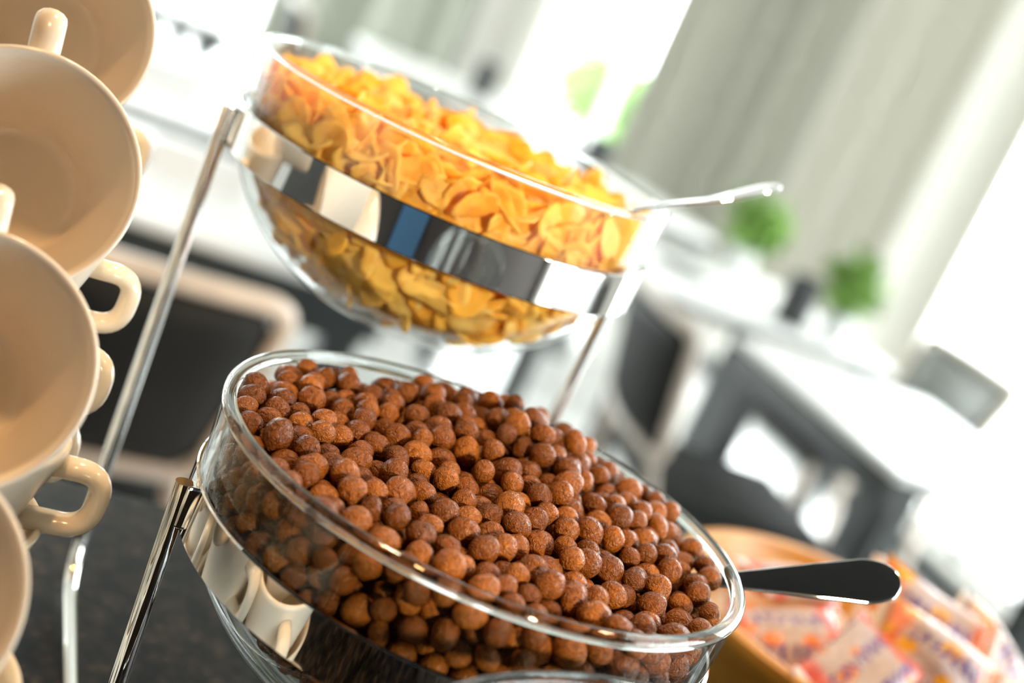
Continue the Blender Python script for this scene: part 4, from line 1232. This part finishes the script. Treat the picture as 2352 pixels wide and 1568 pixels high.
# ------------------------------------------------------------------ buffet counter
ZC = CAM_Z - .388
t = thing('buffet_counter', 'black buffet counter with a speckled dark granite top', 'counter', (0, 0, 0))
MB().box((-1.6, -.05, ZC - .03), (1.9, .82, ZC), .004).build('worktop', M['granite'], t, False)
MB().box((-1.55, .02, .1), (1.85, .77, ZC - .0305), .003).build('cabinet_body', M['cabinet'], t, False)
MB().box((-1.5, .07, 0), (1.8, .72, .0995)).build('plinth', M['black_lacquer'], t, False)
for k in range(5):
    x0 = -1.53 + k * .675
    dd = MB().box((x0, .0, .13), (x0 + .66, .0195, ZC - .06), .003).build('door', M['cabinet'], t, False)
    MB().tube(round_path([(x0 + .60, -.0, .62), (x0 + .60, -.03, .62), (x0 + .60, -.03, .76), (x0 + .60, -.0, .76)], .01), .005).build('handle', M['chrome'], dd)
# ------------------------------------------------------------------ steel bowl stand
BX = .2398                      # the row of bowls runs along this X
UP_Y, LO_Y, FR_Y = .700, .5005, .237
UP_Z, LO_Z, FR_Z = CAM_Z - .080, CAM_Z - .190, CAM_Z - .198
RB = .114


def bowl_profile():
    out = []
    for i in range(11):          # wall, rim down
        z = -.004 - .036 * i / 10
        out.append((RB - .0028 * i / 10, z))
    for i in range(1, 31):       # rounded bottom
        r = (RB - .0028) * (1 - (i / 30) ** 1.6)
        out.append((r, -.040 - .078 * max(0, 1 - (r / (RB - .0028)) ** 2.2) ** .62))
    foot = [(r, max(z, -.113)) for r, z in out]
    inner = []
    for r, z in reversed(out):
        inner.append((max(0, r - .0042), min(-.004, z + .0042 * (1 if z < -.05 else max(0, (-.04 - z) / .01) if z < -.04 else 0))))
    return foot, inner


def glass_bowl(x, y, zr, label, k=1.0, rim_r=.0031, foot=False):
    t = thing('glass_bowl', label, 'bowl', (x, y, zr), 0, 'clear glass cereal bowls')
    o_, i_ = bowl_profile()
    prof = [(r * k, z * k) for r, z in list(reversed(o_)) + list(reversed(i_))]
    MB().lathe(prof, 128).build('bowl_body', M['bowl_glass'], t, auto=60)
    rim = []
    for q in range(14):
        a = 2 * PI * q / 14
        rim.append((RB * k - .0022 + rim_r * math.cos(a), -.0028 + rim_r * math.sin(a)))
    MB().lathe(rim, 128, closed=True).build('rim', M['rim_glass'], t)
    if foot:
        zb = ZC - zr + .0004
        zt = -.113 * k - .0003
        MB().lathe([(0, zt), (.020, zt), (.016, zt - .008), (.015, (zt + zb) / 2), (.020, zb + .012), (.050, zb + .005), (.052, zb), (0, zb)], 64).build('foot', M['bowl_glass'], t, auto=40)
    return t


upper_bowl = glass_bowl(BX, UP_Y, UP_Z, 'clear glass bowl full of orange corn flakes, on the upper ring', 1.0, .0016)
lower_bowl = glass_bowl(BX, LO_Y, LO_Z, 'clear glass bowl heaped with brown chocolate balls, on the lower ring')
front_bowl = glass_bowl(.266, FR_Y, FR_Z, 'empty footed glass bowl whose rim just shows at the bottom edge', 1.21, .0031, True)


def band_mesh(cy, zr):
    prof = []
    r0, r1 = RB - .0018, RB - .0002
    z0, z1 = -.0555, -.033
    prof = [(r0, z0), (r1 - .0006, z0), (r1, z0 + .0006), (r1, z1 - .0006), (r1 - .0006, z1), (r0, z1)]
    return MB().lathe(prof, 160, (BX, cy, zr), closed=True)


def rod_x(s):
    return BX + s * (RB + .0004)


def stand(name, label, tiers):
    t = thing(name, label, 'bowl stand', (0, 0, 0), 0)
    for cy, zr in tiers:
        b_ = band_mesh(cy, zr).build('ring_band', M['chrome'], t, auto=40)
        for s in (-1, 1):
            MB().box((rod_x(s) - .0025, cy - .004, zr - .054), (rod_x(s) + .0025, cy + .004, zr - .036), .001).build('weld_tab', M['chrome'], t, False)
    ys_ = [c for c, z in tiers]
    rr = .0038
    for s in (-1, 1):
        x = rod_x(s) + s * .0035
        xb_ = x - s * .008
        hi_y, hi_z = max(tiers, key=lambda q: q[1])
        lo_y, lo_z = min(tiers, key=lambda q: q[1])
        zb = ZC + rr
        front = min(ys_) - .13
        MB().tube(round_path([(x, hi_y, hi_z - .037), (xb_, hi_y, zb), (xb_, front, zb)], .03, 8), rr, 14).build('side_rod', M['chrome'], t, auto=50)
        if len(tiers) > 1:
            MB().tube([(x, lo_y, lo_z - .036), (xb_, lo_y, zb + rr * .8)], rr, 14).build('front_post', M['chrome'], t, auto=50)
    xa, xb = rod_x(-1) + .0045, rod_x(1) - .0045
    MB().tube([(xa, min(ys_) - .13, ZC + rr), (xb, min(ys_) - .13, ZC + rr)], rr, 12).build('cross_rod', M['chrome'], t, auto=50)
    return t


stand('bowl_stand', 'two-tier polished steel stand holding the corn flake and chocolate ball bowls', [(UP_Y, UP_Z), (LO_Y, LO_Z)])

# ------------------------------------------------------------------ chocolate balls
def ball_mesh(name, seed, sub):
    g = np.random.default_rng(seed)
    bm = bmesh.new()
    bmesh.ops.create_icosphere(bm, subdivisions=sub, radius=1.0)
    dirs = g.standard_normal((9, 3))
    dirs /= np.linalg.norm(dirs, axis=1)[:, None]
    ph = g.random(9) * 6.28
    fq = 2.0 + 4.5 * g.random(9)
    sc = 1 + .06 * g.standard_normal(3)
    for v in bm.verts:
        c = np.array(v.co)
        dd = 0
        for d_, p_, f_ in zip(dirs, ph, fq):
            dd += math.sin(f_ * float(c @ d_) + p_)
        k = 1 + .013 * dd
        v.co = Vector(c * sc * k)
    me = bpy.data.meshes.new(name)
    bm.to_mesh(me)
    bm.free()
    me.polygons.foreach_set('use_smooth', [True] * len(me.polygons))
    me.materials.append(M['choco'])
    return me


# x, y, z in tenths of a millimetre from the bowl's rim centre, radius in hundredths
arr = np.array(BALLS, dtype=float).reshape(-1, 4) * np.array([1e-4, 1e-4, 1e-4, 1e-5])
centers = arr[:, :3] + np.array([BX, LO_Y, LO_Z])
radii = arr[:, 3] * .955
variants = []
for k in range(8):
    me = ball_mesh('chocolate_ball', 40 + k, 4)
    variants.append(me)
# one mesh per variant is unit size: bake the common radius so object scale stays near 1
for me in variants:
    me.transform(Matrix.Scale(.0055, 4))
for i in range(300):
    o = bpy.data.objects.new('chocolate_ball', variants[i % 8])
    COL.objects.link(o)
    e_ = rng.random(3) * 6.28
    s_ = radii[i] / .0055
    sv = s_ * (1 + .04 * rng.standard_normal(3))
    o.location = centers[i]
    o.rotation_euler = e_
    o.scale = sv
    o['label'] = 'round brown chocolate cereal ball heaped in the lower glass bowl'
    o['category'] = 'cereal ball'
    o['group'] = 'chocolate balls in the lower glass bowl'
low = []
for k in range(4):
    me = ball_mesh('ball_low', 60 + k, 3)
    co = np.empty(len(me.vertices) * 3)
    me.vertices.foreach_get('co', co)
    fc = np.empty(len(me.polygons) * 3, dtype=int)
    me.polygons.foreach_get('vertices', fc)
    low.append((co.reshape(-1, 3), fc.reshape(-1, 3)))
    bpy.data.meshes.remove(me)


def bulk(name, parts, material, smooth=True):
    """join many (verts, tris) arrays into one mesh quickly"""
    Vs, Fs, k = [], [], 0
    for v, f in parts:
        Vs.append(v)
        Fs.append(f + k)
        k += len(v)
    V = np.concatenate(Vs)
    F = np.concatenate(Fs)
    me = bpy.data.meshes.new(name)
    me.vertices.add(len(V))
    me.vertices.foreach_set('co', V.astype(np.float32).ravel())
    me.loops.add(F.size)
    me.loops.foreach_set('vertex_index', F.astype(np.int32).ravel())
    me.polygons.add(len(F))
    me.polygons.foreach_set('loop_start', np.arange(0, F.size, F.shape[1], dtype=np.int32))
    me.polygons.foreach_set('use_smooth', [smooth] * len(F))
    me.update(calc_edges=True)
    me.validate()
    me.materials.append(material)
    o = bpy.data.objects.new(name, me)
    COL.objects.link(o)
    return o


def rnd_rot(g):
    q = g.standard_normal(4)
    q /= np.linalg.norm(q)
    w_, x_, y_, z_ = q
    return np.array([[1 - 2 * (y_ * y_ + z_ * z_), 2 * (x_ * y_ - z_ * w_), 2 * (x_ * z_ + y_ * w_)],
                     [2 * (x_ * y_ + z_ * w_), 1 - 2 * (x_ * x_ + z_ * z_), 2 * (y_ * z_ - x_ * w_)],
                     [2 * (x_ * z_ - y_ * w_), 2 * (y_ * z_ + x_ * w_), 1 - 2 * (x_ * x_ + y_ * y_)]])


parts = []
for i in range(300, len(centers)):
    v, f = low[i % 4]
    parts.append((v @ rnd_rot(rng).T * radii[i] + centers[i], f))
o = bulk('chocolate_balls', parts, M['choco'])
tag(o, 'deeper mass of brown chocolate cereal balls filling the lower glass bowl', 'cereal', None, 'stuff')

# ------------------------------------------------------------------ corn flakes
def flake_arrays(seed):
    """irregular curled flake, about 20 mm, 1.2 mm thick; returns unit-scale verts and tris"""
    g = np.random.default_rng(seed)
    n, rings = 18, 4
    a1, a2, a3 = g.random(3) * 6.28
    cx, cy = .5 + .35 * g.random(), -.3 + .6 * g.random()
    bp = g.random(6) * 6.28
    P = []

    def zz(x, y):
        z = .30 * cx * x * x + .30 * cy * y * y
        z += .045 * math.sin(4.1 * x + bp[0]) * math.sin(3.7 * y + bp[1]) +.02 * math.sin(7.3 * x + bp[2]) * math.sin(8.1 * y + bp[3])
        return z
    V = []
    for lay in (0, 1):
        V.append((0, 0, zz(0, 0) + (.055 if lay else -.055)))
        for r_ in range(1, rings + 1):
            for k in range(n):
                a = 2 * PI * k / n
                R_ = 1 + .13 * math.sin(2 * a + a1) + .09 * math.sin(3 * a + a2) + .06 * math.sin(5 * a + a3)
                x = r_ / rings * R_ * math.cos(a)
                y = r_ / rings * R_ * math.sin(a) * .82
                th = .055 if r_ < rings else .03
                V.append((x, y, zz(x, y) + (th if lay else -th)))
    F = []
    q = 1 + n * rings
    for lay in (0, 1):
        b = lay * q
        for k in range(n):
            k2 = (k + 1) % n
            t_ = (b, b + 1 + k, b + 1 + k2)
            F.append(t_ if lay else t_[::-1])
            for r_ in range(rings - 1):
                p0, p1 = b + 1 + r_ * n + k, b + 1 + r_ * n + k2
                p2, p3 = p1 + n, p0 + n
                for t_ in ((p0, p3, p2), (p0, p2, p1)):
                    F.append(t_ if lay else t_[::-1])
    for k in range(n):
        k2 = (k + 1) % n
        o0, o1 = 1 + (rings - 1) * n + k, 1 + (rings - 1) * n + k2
        F += [(o0, o1, o1 + q), (o0, o1 + q, o0 + q)]
    return np.array(V, dtype=float), np.array(F)


FL = [flake_arrays(100 + k) for k in range(10)]
FLM = []
for v, f in FL:
    me = bpy.data.meshes.new('corn_flake')
    me.from_pydata((v * .0125).tolist(), [], f.tolist())
    me.polygons.foreach_set('use_smooth', [True] * len(me.polygons))
    me.materials.append(M['flake'])
    FLM.append(me)
fwd = np.array([math.sin(math.radians(24)), math.cos(math.radians(24))])
rgt = np.array([math.cos(math.radians(24)), -math.sin(math.radians(24))])


def flake_top(x, y):
    b_, s_ = x * fwd[0] + y * fwd[1], x * rgt[0] + y * rgt[1]
    h_ = -.0185 + .0075 * math.exp(-((b_ - .01) ** 2) / (2 * .05 ** 2) - (s_ ** 2) / (2 * .06 ** 2))
    return h_


def frame_from(nrm, g, jit):
    n_ = np.array(nrm, dtype=float) + jit * g.standard_normal(3)
    n_ /= np.linalg.norm(n_)
    a_ = np.cross(n_, g.standard_normal(3))
    a_ /= np.linalg.norm(a_)
    return np.column_stack([a_, np.cross(n_, a_), n_])


spots = []                       # (centre, normal, depth layer)
g = np.random.default_rng(77)


def wall_r(z):
    if z > -.04:
        return RB - .0028 * (-z / .04) - .0042
    s_ = min(1, (-.040 - z) / .078)
    return max(0, (RB - .0028) * max(0, 1 - s_ ** (1 / .62)) ** (1 / 2.2) - .0042)


def try_add(c, nrm, lay, gap):
    for q, _, l_ in spots:
        if l_ == lay and abs(q[0] - c[0]) < gap and abs(q[1] - c[1]) < gap and abs(q[2] - c[2]) < gap and (q[0] - c[0]) ** 2 + (q[1] - c[1]) ** 2 + (q[2] - c[2]) ** 2 < gap * gap:
            return False
    spots.append((c, nrm, lay))
    return True


for lay, (inset, gap, tries) in enumerate([(.0060, .0098, 5000), (.0115, .0105, 3500), (.017, .012, 2500)]):
    for _ in range(tries):
        a = g.random() * 2 * PI
        z = -.012 - .098 * g.random() ** .8
        R_ = wall_r(z - .004) - inset
        if R_ < .004:
            continue
        if z > -.045 and z > flake_top(R_ * math.cos(a), R_ * math.sin(a)) - .002:
            continue
        t_ = max(0, (-.04 - z) / .078)
        nz = -t_ * 1.4
        nr = np.array([math.cos(a), math.sin(a), nz])
        nr /= np.linalg.norm(nr)
        c = np.array([R_ * math.cos(a), R_ * math.sin(a), z + inset * t_])
        try_add(c, nr, lay, gap)
    for _ in range(tries):
        a = g.random() * 2 * PI
        R_ = .101 * math.sqrt(g.random())
        x, y = R_ * math.cos(a), R_ * math.sin(a)
        z = flake_top(x, y) - lay * .006 - .003 + .004 * (g.random() - .5)
        ez = np.array([-(flake_top(x + .004, y) - flake_top(x - .004, y)) / .008, -(flake_top(x, y + .004) - flake_top(x, y - .004)) / .008, 1.0])
        try_add(np.array([x, y, z]), ez / np.linalg.norm(ez), lay, gap)
ctr = np.array([BX, UP_Y, UP_Z])
camp = np.array([0, 0, CAM_Z])


def seen_score(s_):
    c, nrm, lay = s_
    v = camp - (c + ctr)
    v /= np.linalg.norm(v)
    sc = float(v @ nrm)
    if nrm[2] > .5:
        sc = .55 + .2 * c[2] / .01
    if -.054 < c[2] < -.034 and nrm[2] < .4:
        sc -= 1.2
    return sc - lay * 1.5


spots.sort(key=seen_score, reverse=True)
parts = []
for i, (c, nrm, lay) in enumerate(spots):
    s_ = 1.0 + .22 * g.standard_normal()
    s_ = min(1.35, max(.6, s_))
    B = frame_from(nrm, g, .30 if nrm[2] < .4 else .55)
    # keep every flake inside the glass
    p_ = c.copy()
    if i < 300:
        o = bpy.data.objects.new('corn_flake', FLM[i % 10])
        COL.objects.link(o)
    V = FL[i % 10][0] * (.0125 * s_) @ B.T + p_
    for _ in range(6):
        over = max(math.hypot(v[0], v[1]) - wall_r(v[2]) for v in V[::3])
        under = -.1085 - V[:, 2].min()
        if over <= 0 and under <= 0:
            break
        if over > 0:
            rad_ = math.hypot(p_[0], p_[1]) + 1e-9
            d_ = min(over, .004)
            p_[0] -= p_[0] / rad_ * d_
            p_[1] -= p_[1] / rad_ * d_
            if p_[2] < -.05:
                p_[2] += d_ * .7
        if under > 0:
            p_[2] += under
        V = FL[i % 10][0] * (.0125 * s_) @ B.T + p_
    if i < 300:
        Mx = Matrix.Identity(4)
        for r_ in range(3):
            for q_ in range(3):
                Mx[r_][q_] = B[r_, q_] * s_
            Mx[r_][3] = p_[r_] + ctr[r_]
        o.matrix_world = Mx
        o['label'] = 'curled golden corn flake heaped in the upper glass bowl'
        o['category'] = 'corn flake'
        o['group'] = 'corn flakes in the upper glass bowl'
    else:
        parts.append((V + ctr, FL[i % 10][1]))
for _ in range(420):             # inner filling
    a = g.random() * 2 * PI
    z = -.085 + .070 * g.random()
    R_ = max(.001, wall_r(z) - .026) * math.sqrt(g.random())
    k = int(g.integers(10))
    c = np.array([R_ * math.cos(a), R_ * math.sin(a), min(z, flake_top(0, 0) - .016)])
    parts.append((FL[k][0] * .0115 @ rnd_rot(g).T + c + ctr, FL[k][1]))
o = bulk('corn_flakes', parts, M['flake'])
tag(o, 'deeper mass of golden corn flakes filling the upper glass bowl', 'cereal', None, 'stuff')

# ------------------------------------------------------------------ spoons
def spoon(label, pts, widths, wide_dir, thick=.0022, bowl=None):
    """ribbon handle swept along pts with a rounded tip, plus an oval bowl at the first point"""
    P = [Vector(p) for p in pts]
    # resample
    D = [0]
    for i in range(1, len(P)):
        D.append(D[-1] + (P[i] - P[i - 1]).length)
    n = 56
    path, ww = [], []
    for i in range(n + 1):
        s_ = D[-1] * (1 - (1 - i / n) ** 2.2)
        j = max(k for k in range(len(D)) if D[k] <= s_ + 1e-9)
        j = min(j, len(P) - 2)
        f_ = (s_ - D[j]) / (D[j + 1] - D[j])
        # catmull-rom
        p0, p1, p2, p3 = P[max(j - 1, 0)], P[j], P[j + 1], P[min(j + 2, len(P) - 1)]
        path.append(.5 * ((2 * p1) + (p2 - p0) * f_ + (2 * p0 - 5 * p1 + 4 * p2 - p3) * f_ ** 2 + (3 * p1 - p0 - 3 * p2 + p3) * f_ ** 3))
        w_ = widths[j] * (1 - f_) + widths[j + 1] * f_
        rem = D[-1] - s_
        lt = widths[-1] * 1.7
        if rem < lt:
            w_ = min(w_, widths[-1] * math.sqrt(max(0, 1 - (1 - rem / lt) ** 2)))
        ww.append(max(w_, .0003))
    wd = Vector(wide_dir).normalized()
    V, F = [], []
    m_ = 14
    for i in range(n + 1):
        T = (path[min(i + 1, n)] - path[max(i - 1, 0)]).normalized()
        w_ = (wd - T * wd.dot(T)).normalized()
        nn = T.cross(w_).normalized()
        for k in range(m_):
            a = 2 * PI * k / m_
            ca, sa = math.cos(a), math.sin(a)
            ex = abs(ca) ** .75 * (1 if ca >= 0 else -1)
            ey = abs(sa) ** .75 * (1 if sa >= 0 else -1)
            tk = thick * min(1, ww[i] / .0025) * .5
            V.append(path[i] + w_ * (ww[i] * ex) + nn * (tk * ey))
    for i in range(n):
        for k in range(m_):
            k2 = (k + 1) % m_
            F.append((i * m_ + k, i * m_ + k2, (i + 1) * m_ + k2, (i + 1) * m_ + k))
    F.append(tuple(range(m_ - 1, -1, -1)))
    F.append(tuple(n * m_ + k for k in range(m_)))
    t = thing('serving_spoon', label, 'spoon', path[0], 0, 'steel serving spoons')
    hb = MB().add([Vector(v) - path[0] for v in V], F).build('handle', M['spoon_steel'], t, auto=60)
    # spoon bowl hidden in the cereal
    T = (path[0] - path[3]).normalized()
    w_ = (wd - T * wd.dot(T)).normalized()
    nn = T.cross(w_).normalized()
    V, F = [], []
    nr, na = 6, 20
    for lay in (0, 1):
        for i in range(nr + 1):
            for k in range(na):
                a = 2 * PI * k / na
                q = i / nr
                dz = -.008 * (1 - q * q) + (.0006 if lay else -.0006)
                V.append(T * (.024 + .025 * q * math.cos(a)) + w_ * (.016 * q * math.sin(a)) + nn * dz)
    Q = (nr + 1) * na
    for lay in (0, 1):
        for i in range(nr):
            for k in range(na):
                k2 = (k + 1) % na
                f_ = (lay * Q + i * na + k, lay * Q + i * na + k2, lay * Q + (i + 1) * na + k2, lay * Q + (i + 1) * na + k)
                F.append(f_ if lay else f_[::-1])
    for k in range(na):
        k2 = (k + 1) % na
        F.append((nr * na + k, nr * na + k2, Q + nr * na + k2, Q + nr * na + k))
    MB().add(V, F).build('spoon_bowl', M['spoon_steel'], t)
    return t


def ray_point(px, py, f):
    """a point f metres in front of the camera's standing point, along the sight line of a photo pixel"""
    d_ = cam_rot.to_3x3() @ Vector(((px - 1176) / 3266.7, -(py - 784) / 3266.7, -1))
    fw = d_.x * fwd[0] + d_.y * fwd[1]
    return Vector((0, 0, CAM_Z)) + d_ * (f / fw)


p1, p2 = ray_point(1500, 1330, .575), ray_point(2068, 1336, .60)
view = (p1.lerp(p2, .5) - Vector((0, 0, CAM_Z))).normalized()
ax = (p2 - p1).normalized()
wide = ax.cross(view).normalized()
wide = (Matrix.Rotation(math.radians(-18), 3, ax) @ wide)
spoon('steel spoon standing in the chocolate balls, dark mirrored handle to the right',
      [p1, p1.lerp(p2, .3), p1.lerp(p2, .65), p1.lerp(p2, .85) , p2], [.0022, .0036, .0082, .0104, .0105], wide)
q = [ray_point(1400, 492, .705), ray_point(1520, 472, .72), ray_point(1640, 460, .735), ray_point(1730, 440, .745), ray_point(1790, 426, .75)]
view = (q[2] - Vector((0, 0, CAM_Z))).normalized()
ax = (q[-1] - q[0]).normalized()
wide = Matrix.Rotation(math.radians(102), 3, ax) @ ax.cross(view).normalized()
spoon('steel spoon resting in the corn flakes, thin handle seen edge on above the upper rim', q, [.0030, .0036, .006, .0095, .0105], wide)

# ------------------------------------------------------------------ cups
def cup_proto(label):
    t = thing('coffee_cup', label, 'cup')
    prof = [(0, .004), (.0215, .004), (.0225, 0), (.0262, 0), (.0275, .003), (.0315, .018), (.0370, .036), (.0420, .051), (.0445, .0595),
            (.0446, .0612), (.0436, .0625), (.0420, .0618), (.0405, .057), (.0375, .047), (.0330, .034), (.0285, .020), (.0262, .0120), (.0235, .0088), (.020, .0080), (0, .0078)]
    MB().lathe(prof, 72).build('cup_body', M['porcelain'], t)
    hp = round_path([(.0405, 0, .0512), (.0608, 0, .0516), (.0604, 0, .0285), (.0345, 0, .0275)], .0105, 8)
    hd = MB()
    hd.tube(hp, [.0043] * len(hp), 14, sx=1.4, up=(0, 0, 1))
    hd.build('handle', M['porcelain'], t)
    return t


cup0 = cup_proto('white cup')
cups_used = [False]


def cup(mtx, label, group):
    o = cup0 if not cups_used[0] else dup(cup0)
    cups_used[0] = True
    o['label'] = label
    o['group'] = group
    o.matrix_world = mtx
    return o


CX = .032
step = .031
turns = {'back': [0, -30, -52, -20, -40, -60, -25], 'third': [2, -20, -26, -55, -35, -60], 'second': [-2, -56, -66, -30], 'front': [-8, -50, -62]}
towers = [(.712, 1.172, 'back'), (.587, 1.1392, 'third'), (.499, 1.0905, 'second'), (.411, 1.042, 'front')]   # y, height of the top rim
names = {'back': 'the rearmost cup tower', 'third': 'the cup tower next to the rearmost', 'second': 'the cup tower beside the long steel rod', 'front': 'the nearest cup tower, bottom left'}
for ty, rim, key in towers:
    n_ = int(round((rim - ZC - .0625) / step)) + 1
    st = (rim - ZC - .0625) / (n_ - 1)
    for k in range(n_):
        z = ZC + k * st
        pos = 'topmost upright one' if k == n_ - 1 else ['bottom one', 'second from the bottom', 'third from the bottom', 'fourth from the bottom', 'fifth from the bottom', 'sixth from the bottom'][k]
        cup(Matrix.Translation((CX + .001 * math.sin(k * 2.3 + ty * 30), ty, z)) @ Matrix.Rotation(math.radians(turns[key][n_ - 1 - k]), 4, 'Z'),
            'white cup, %s in %s' % (pos, names[key]), 'upright white cups in nested towers')


def tilted(px, py, depth, label, psi=9.0, swing=5.0):
    """a cup lying on its side, mouth centre at that depth on the pixel's sight line, opening back along it and psi degrees up"""
    c = Vector((0, 0, CAM_Z)) + (cam_rot.to_3x3() @ Vector(((px - 1176) / 3266.7, -(py - 784) / 3266.7, -1))) * depth
    v = (Vector((0, 0, CAM_Z)) - c).normalized()
    hdir = (Vector((0, 0, 1)) - v * v.z).normalized()
    hdir = Matrix.Rotation(math.radians(swing), 3, v) @ hdir
    ps = math.radians(psi)
    a = v * math.cos(ps) + hdir * math.sin(ps)
    x = hdir * math.cos(ps) - v * math.sin(ps)
    y = a.cross(x)
    Mx = Matrix.Identity(4)
    for i in range(3):
        Mx[i][0], Mx[i][1], Mx[i][2] = x[i], y[i], a[i]
    cup(Matrix.Translation(c) @ Mx @ Matrix.Translation((0, 0, -.0612)), label, 'tilted white cups on top of the towers')


tilted(110, 56, .600, 'white cup on its side at the top left, highest of the four tilted cups')
tilted(35, 384, .512, 'white cup on its side, second from the top of the four tilted cups')
tilted(-99, 820, .460, 'white cup on its side, third from the top of the four tilted cups')
tilted(-300, 1345, .413, 'white cup on its side at the bottom left corner, nearest of the four tilted')

# ------------------------------------------------------------------ wooden bowl with wrapped snacks
WX, WY, WR, WZ = .631, .692, .138, .088
t = thing('wooden_bowl', 'round honey-coloured wooden bowl holding wrapped snacks', 'bowl', (WX, WY, ZC))
prof = [(0, 0), (.070, 0), (.080, .004), (.100, .022), (.120, .050), (.133, .076), (WR, WZ - .004), (WR, WZ), (WR - .004, WZ + .002), (WR - .010, WZ + .001),
        (.120, .074), (.107, .050), (.088, .026), (.070, .014), (0, .012)]
MB().lathe(prof, 96).build('bowl_body', M['wood'], t, auto=50)
MB().lathe([(.060, -.0002), (.070, -.0002), (.070, .0005), (.060, .0005)], 48, closed=True).build('foot_ring', M['wood'], t)


def packet_mesh(seed, lx=.075, ly=.055, th=.017):
    g_ = np.random.default_rng(seed)
    nx, ny = 22, 16
    ph = g_.random(6) * 6.28
    V, F, UV = [], [], []
    for lay in (0, 1):
        for j in range(ny + 1):
            for i in range(nx + 1):
                u, v = i / nx * 2 - 1, j / ny * 2 - 1
                e_ = max(0, 1 - abs(u) ** 3.2) ** .6 * max(0, 1 - abs(v) ** 3.0) ** .6
                wr_ = 1 + .12 * math.sin(6 * u + ph[0]) * math.sin(5 * v + ph[1]) + .07 * math.sin(11 * v + ph[2] + 3 * u)
                sag = .004 * math.sin(2 * u + ph[3]) + .003 * math.sin(2.5 * v + ph[4])
                x = u * lx / 2 * (1 - .05 * (1 - abs(v)))
                y = v * ly / 2 * (1 - .10 * (1 - u * u))
                V.append((x, y, sag + (th / 2 * e_ * wr_ + .0004) * (1 if lay else -1)))
    q_ = (nx + 1) * (ny + 1)
    for lay in (0, 1):
        for j in range(ny):
            for i in range(nx):
                a = lay * q_ + j * (nx + 1) + i
                f_ = (a, a + 1, a + nx + 2, a + nx + 1)
                F.append(f_ if lay else f_[::-1])
    bd = [i for i in range(nx)] + [j * (nx + 1) + nx for j in range(ny)] + [ny * (nx + 1) + nx - i for i in range(nx)] + [(ny - j) * (nx + 1) for j in range(ny)]
    for i in range(len(bd)):
        a, b = bd[i], bd[(i + 1) % len(bd)]
        F.append((a, a + q_, b + q_, b))
    return V, F, nx, ny, lx, ly


def packet(loc, rot, material, label, seed, lx=.075, ly=.055, th=.018):
    V, F, nx, ny, lx, ly = packet_mesh(seed, lx, ly, th)
    t = thing('wrapped_snack', label, 'snack packet', loc, 0, 'wrapped snacks in the wooden bowl')
    t.rotation_euler = rot
    o = mesh_obj('wrapper', V, F, material, t)
    uvl = o.data.uv_layers.new(name='UVMap')
    for li, lp in enumerate(o.data.loops):
        co = o.data.vertices[lp.vertex_index].co
        uvl.data[li].uv = (co.x / lx + .5, co.y / ly + .5)
    for s in (-1, 1):
        W_, G = [], []
        n_ = 24
        for k in range(n_ + 1):
            y = (k / n_ - .5) * ly * .94
            zz_ = .0012 * (1 if k % 2 else -1) + .003 * math.sin(2.5 * y / (ly / 2) + seed)
            for dx in (0, .008):
                for dz in (-.0003, .0003):
                    W_.append((s * (lx / 2 - .001 + dx), y, zz_ * (.3 if dx == 0 else 1) + dz))
        for k in range(n_):
            b = k * 4
            G += [(b, b + 4, b + 6, b + 2), (b + 1, b + 3, b + 7, b + 5), (b + 2, b + 6, b + 7, b + 3), (b, b + 1, b + 5, b + 4)]
        mesh_obj('crimped_end', W_, G, M['seam_film'], t)
    return t


def on_bowl(px, py, f):
    return ray_point(px, py, f)


packet(on_bowl(1800, 1462, .850), (math.radians(24), math.radians(-12), math.radians(-14)), M['wrap_red'], 'red-edged snack packet just below the dark spoon handle', 1, .074, .060)
packet(on_bowl(1810, 1345, .90), (math.radians(4), math.radians(6), math.radians(10)), M['wrap_pink'], 'pink snack packet at the back, behind the spoon handle', 2, .060, .045)
packet(on_bowl(2125, 1450, .880), (math.radians(52), math.radians(6), math.radians(-26)), M['wrap_orange'], 'snack packet with yellow patches standing right of the dark spoon tip', 3, .085, .066)
packet(on_bowl(1975, 1545, .80), (math.radians(20), math.radians(-18), math.radians(35)), M['wrap_pink'], 'pale pink snack packet with crimped end lying at the front of the pile', 4, .08, .055)
packet(on_bowl(2140, 1535, .83), (math.radians(42), math.radians(10), math.radians(-30)), M['wrap_orange'], 'orange-ended snack packet in the middle of the pile', 5, .078, .058)
packet(on_bowl(2265, 1520, .90), (math.radians(30), math.radians(28), math.radians(-30)), M['wrap_clear'], 'pale snack packet leaning on the right rim of the wooden bowl', 6, .07, .055)
packet((WX - .02, WY - .01, ZC + .040), (.1, .1, .6), M['wrap_orange'], 'snack packet buried in the middle of the pile', 7)
packet((WX + .030, WY - .030, ZC + .052), (.2, -.1, 1.6), M['wrap_red'], 'snack packet low at the near right of the pile', 8)
packet((WX - .030, WY - .034, ZC + .050), (.1, .2, .9), M['wrap_clear'], 'pale snack packet low at the near left of the pile', 9)
packet((WX + .045, WY + .045, ZC + .040), (-.1, .1, .2), M['wrap_pink'], 'pink snack packet low at the back of the pile', 10, .06, .045)
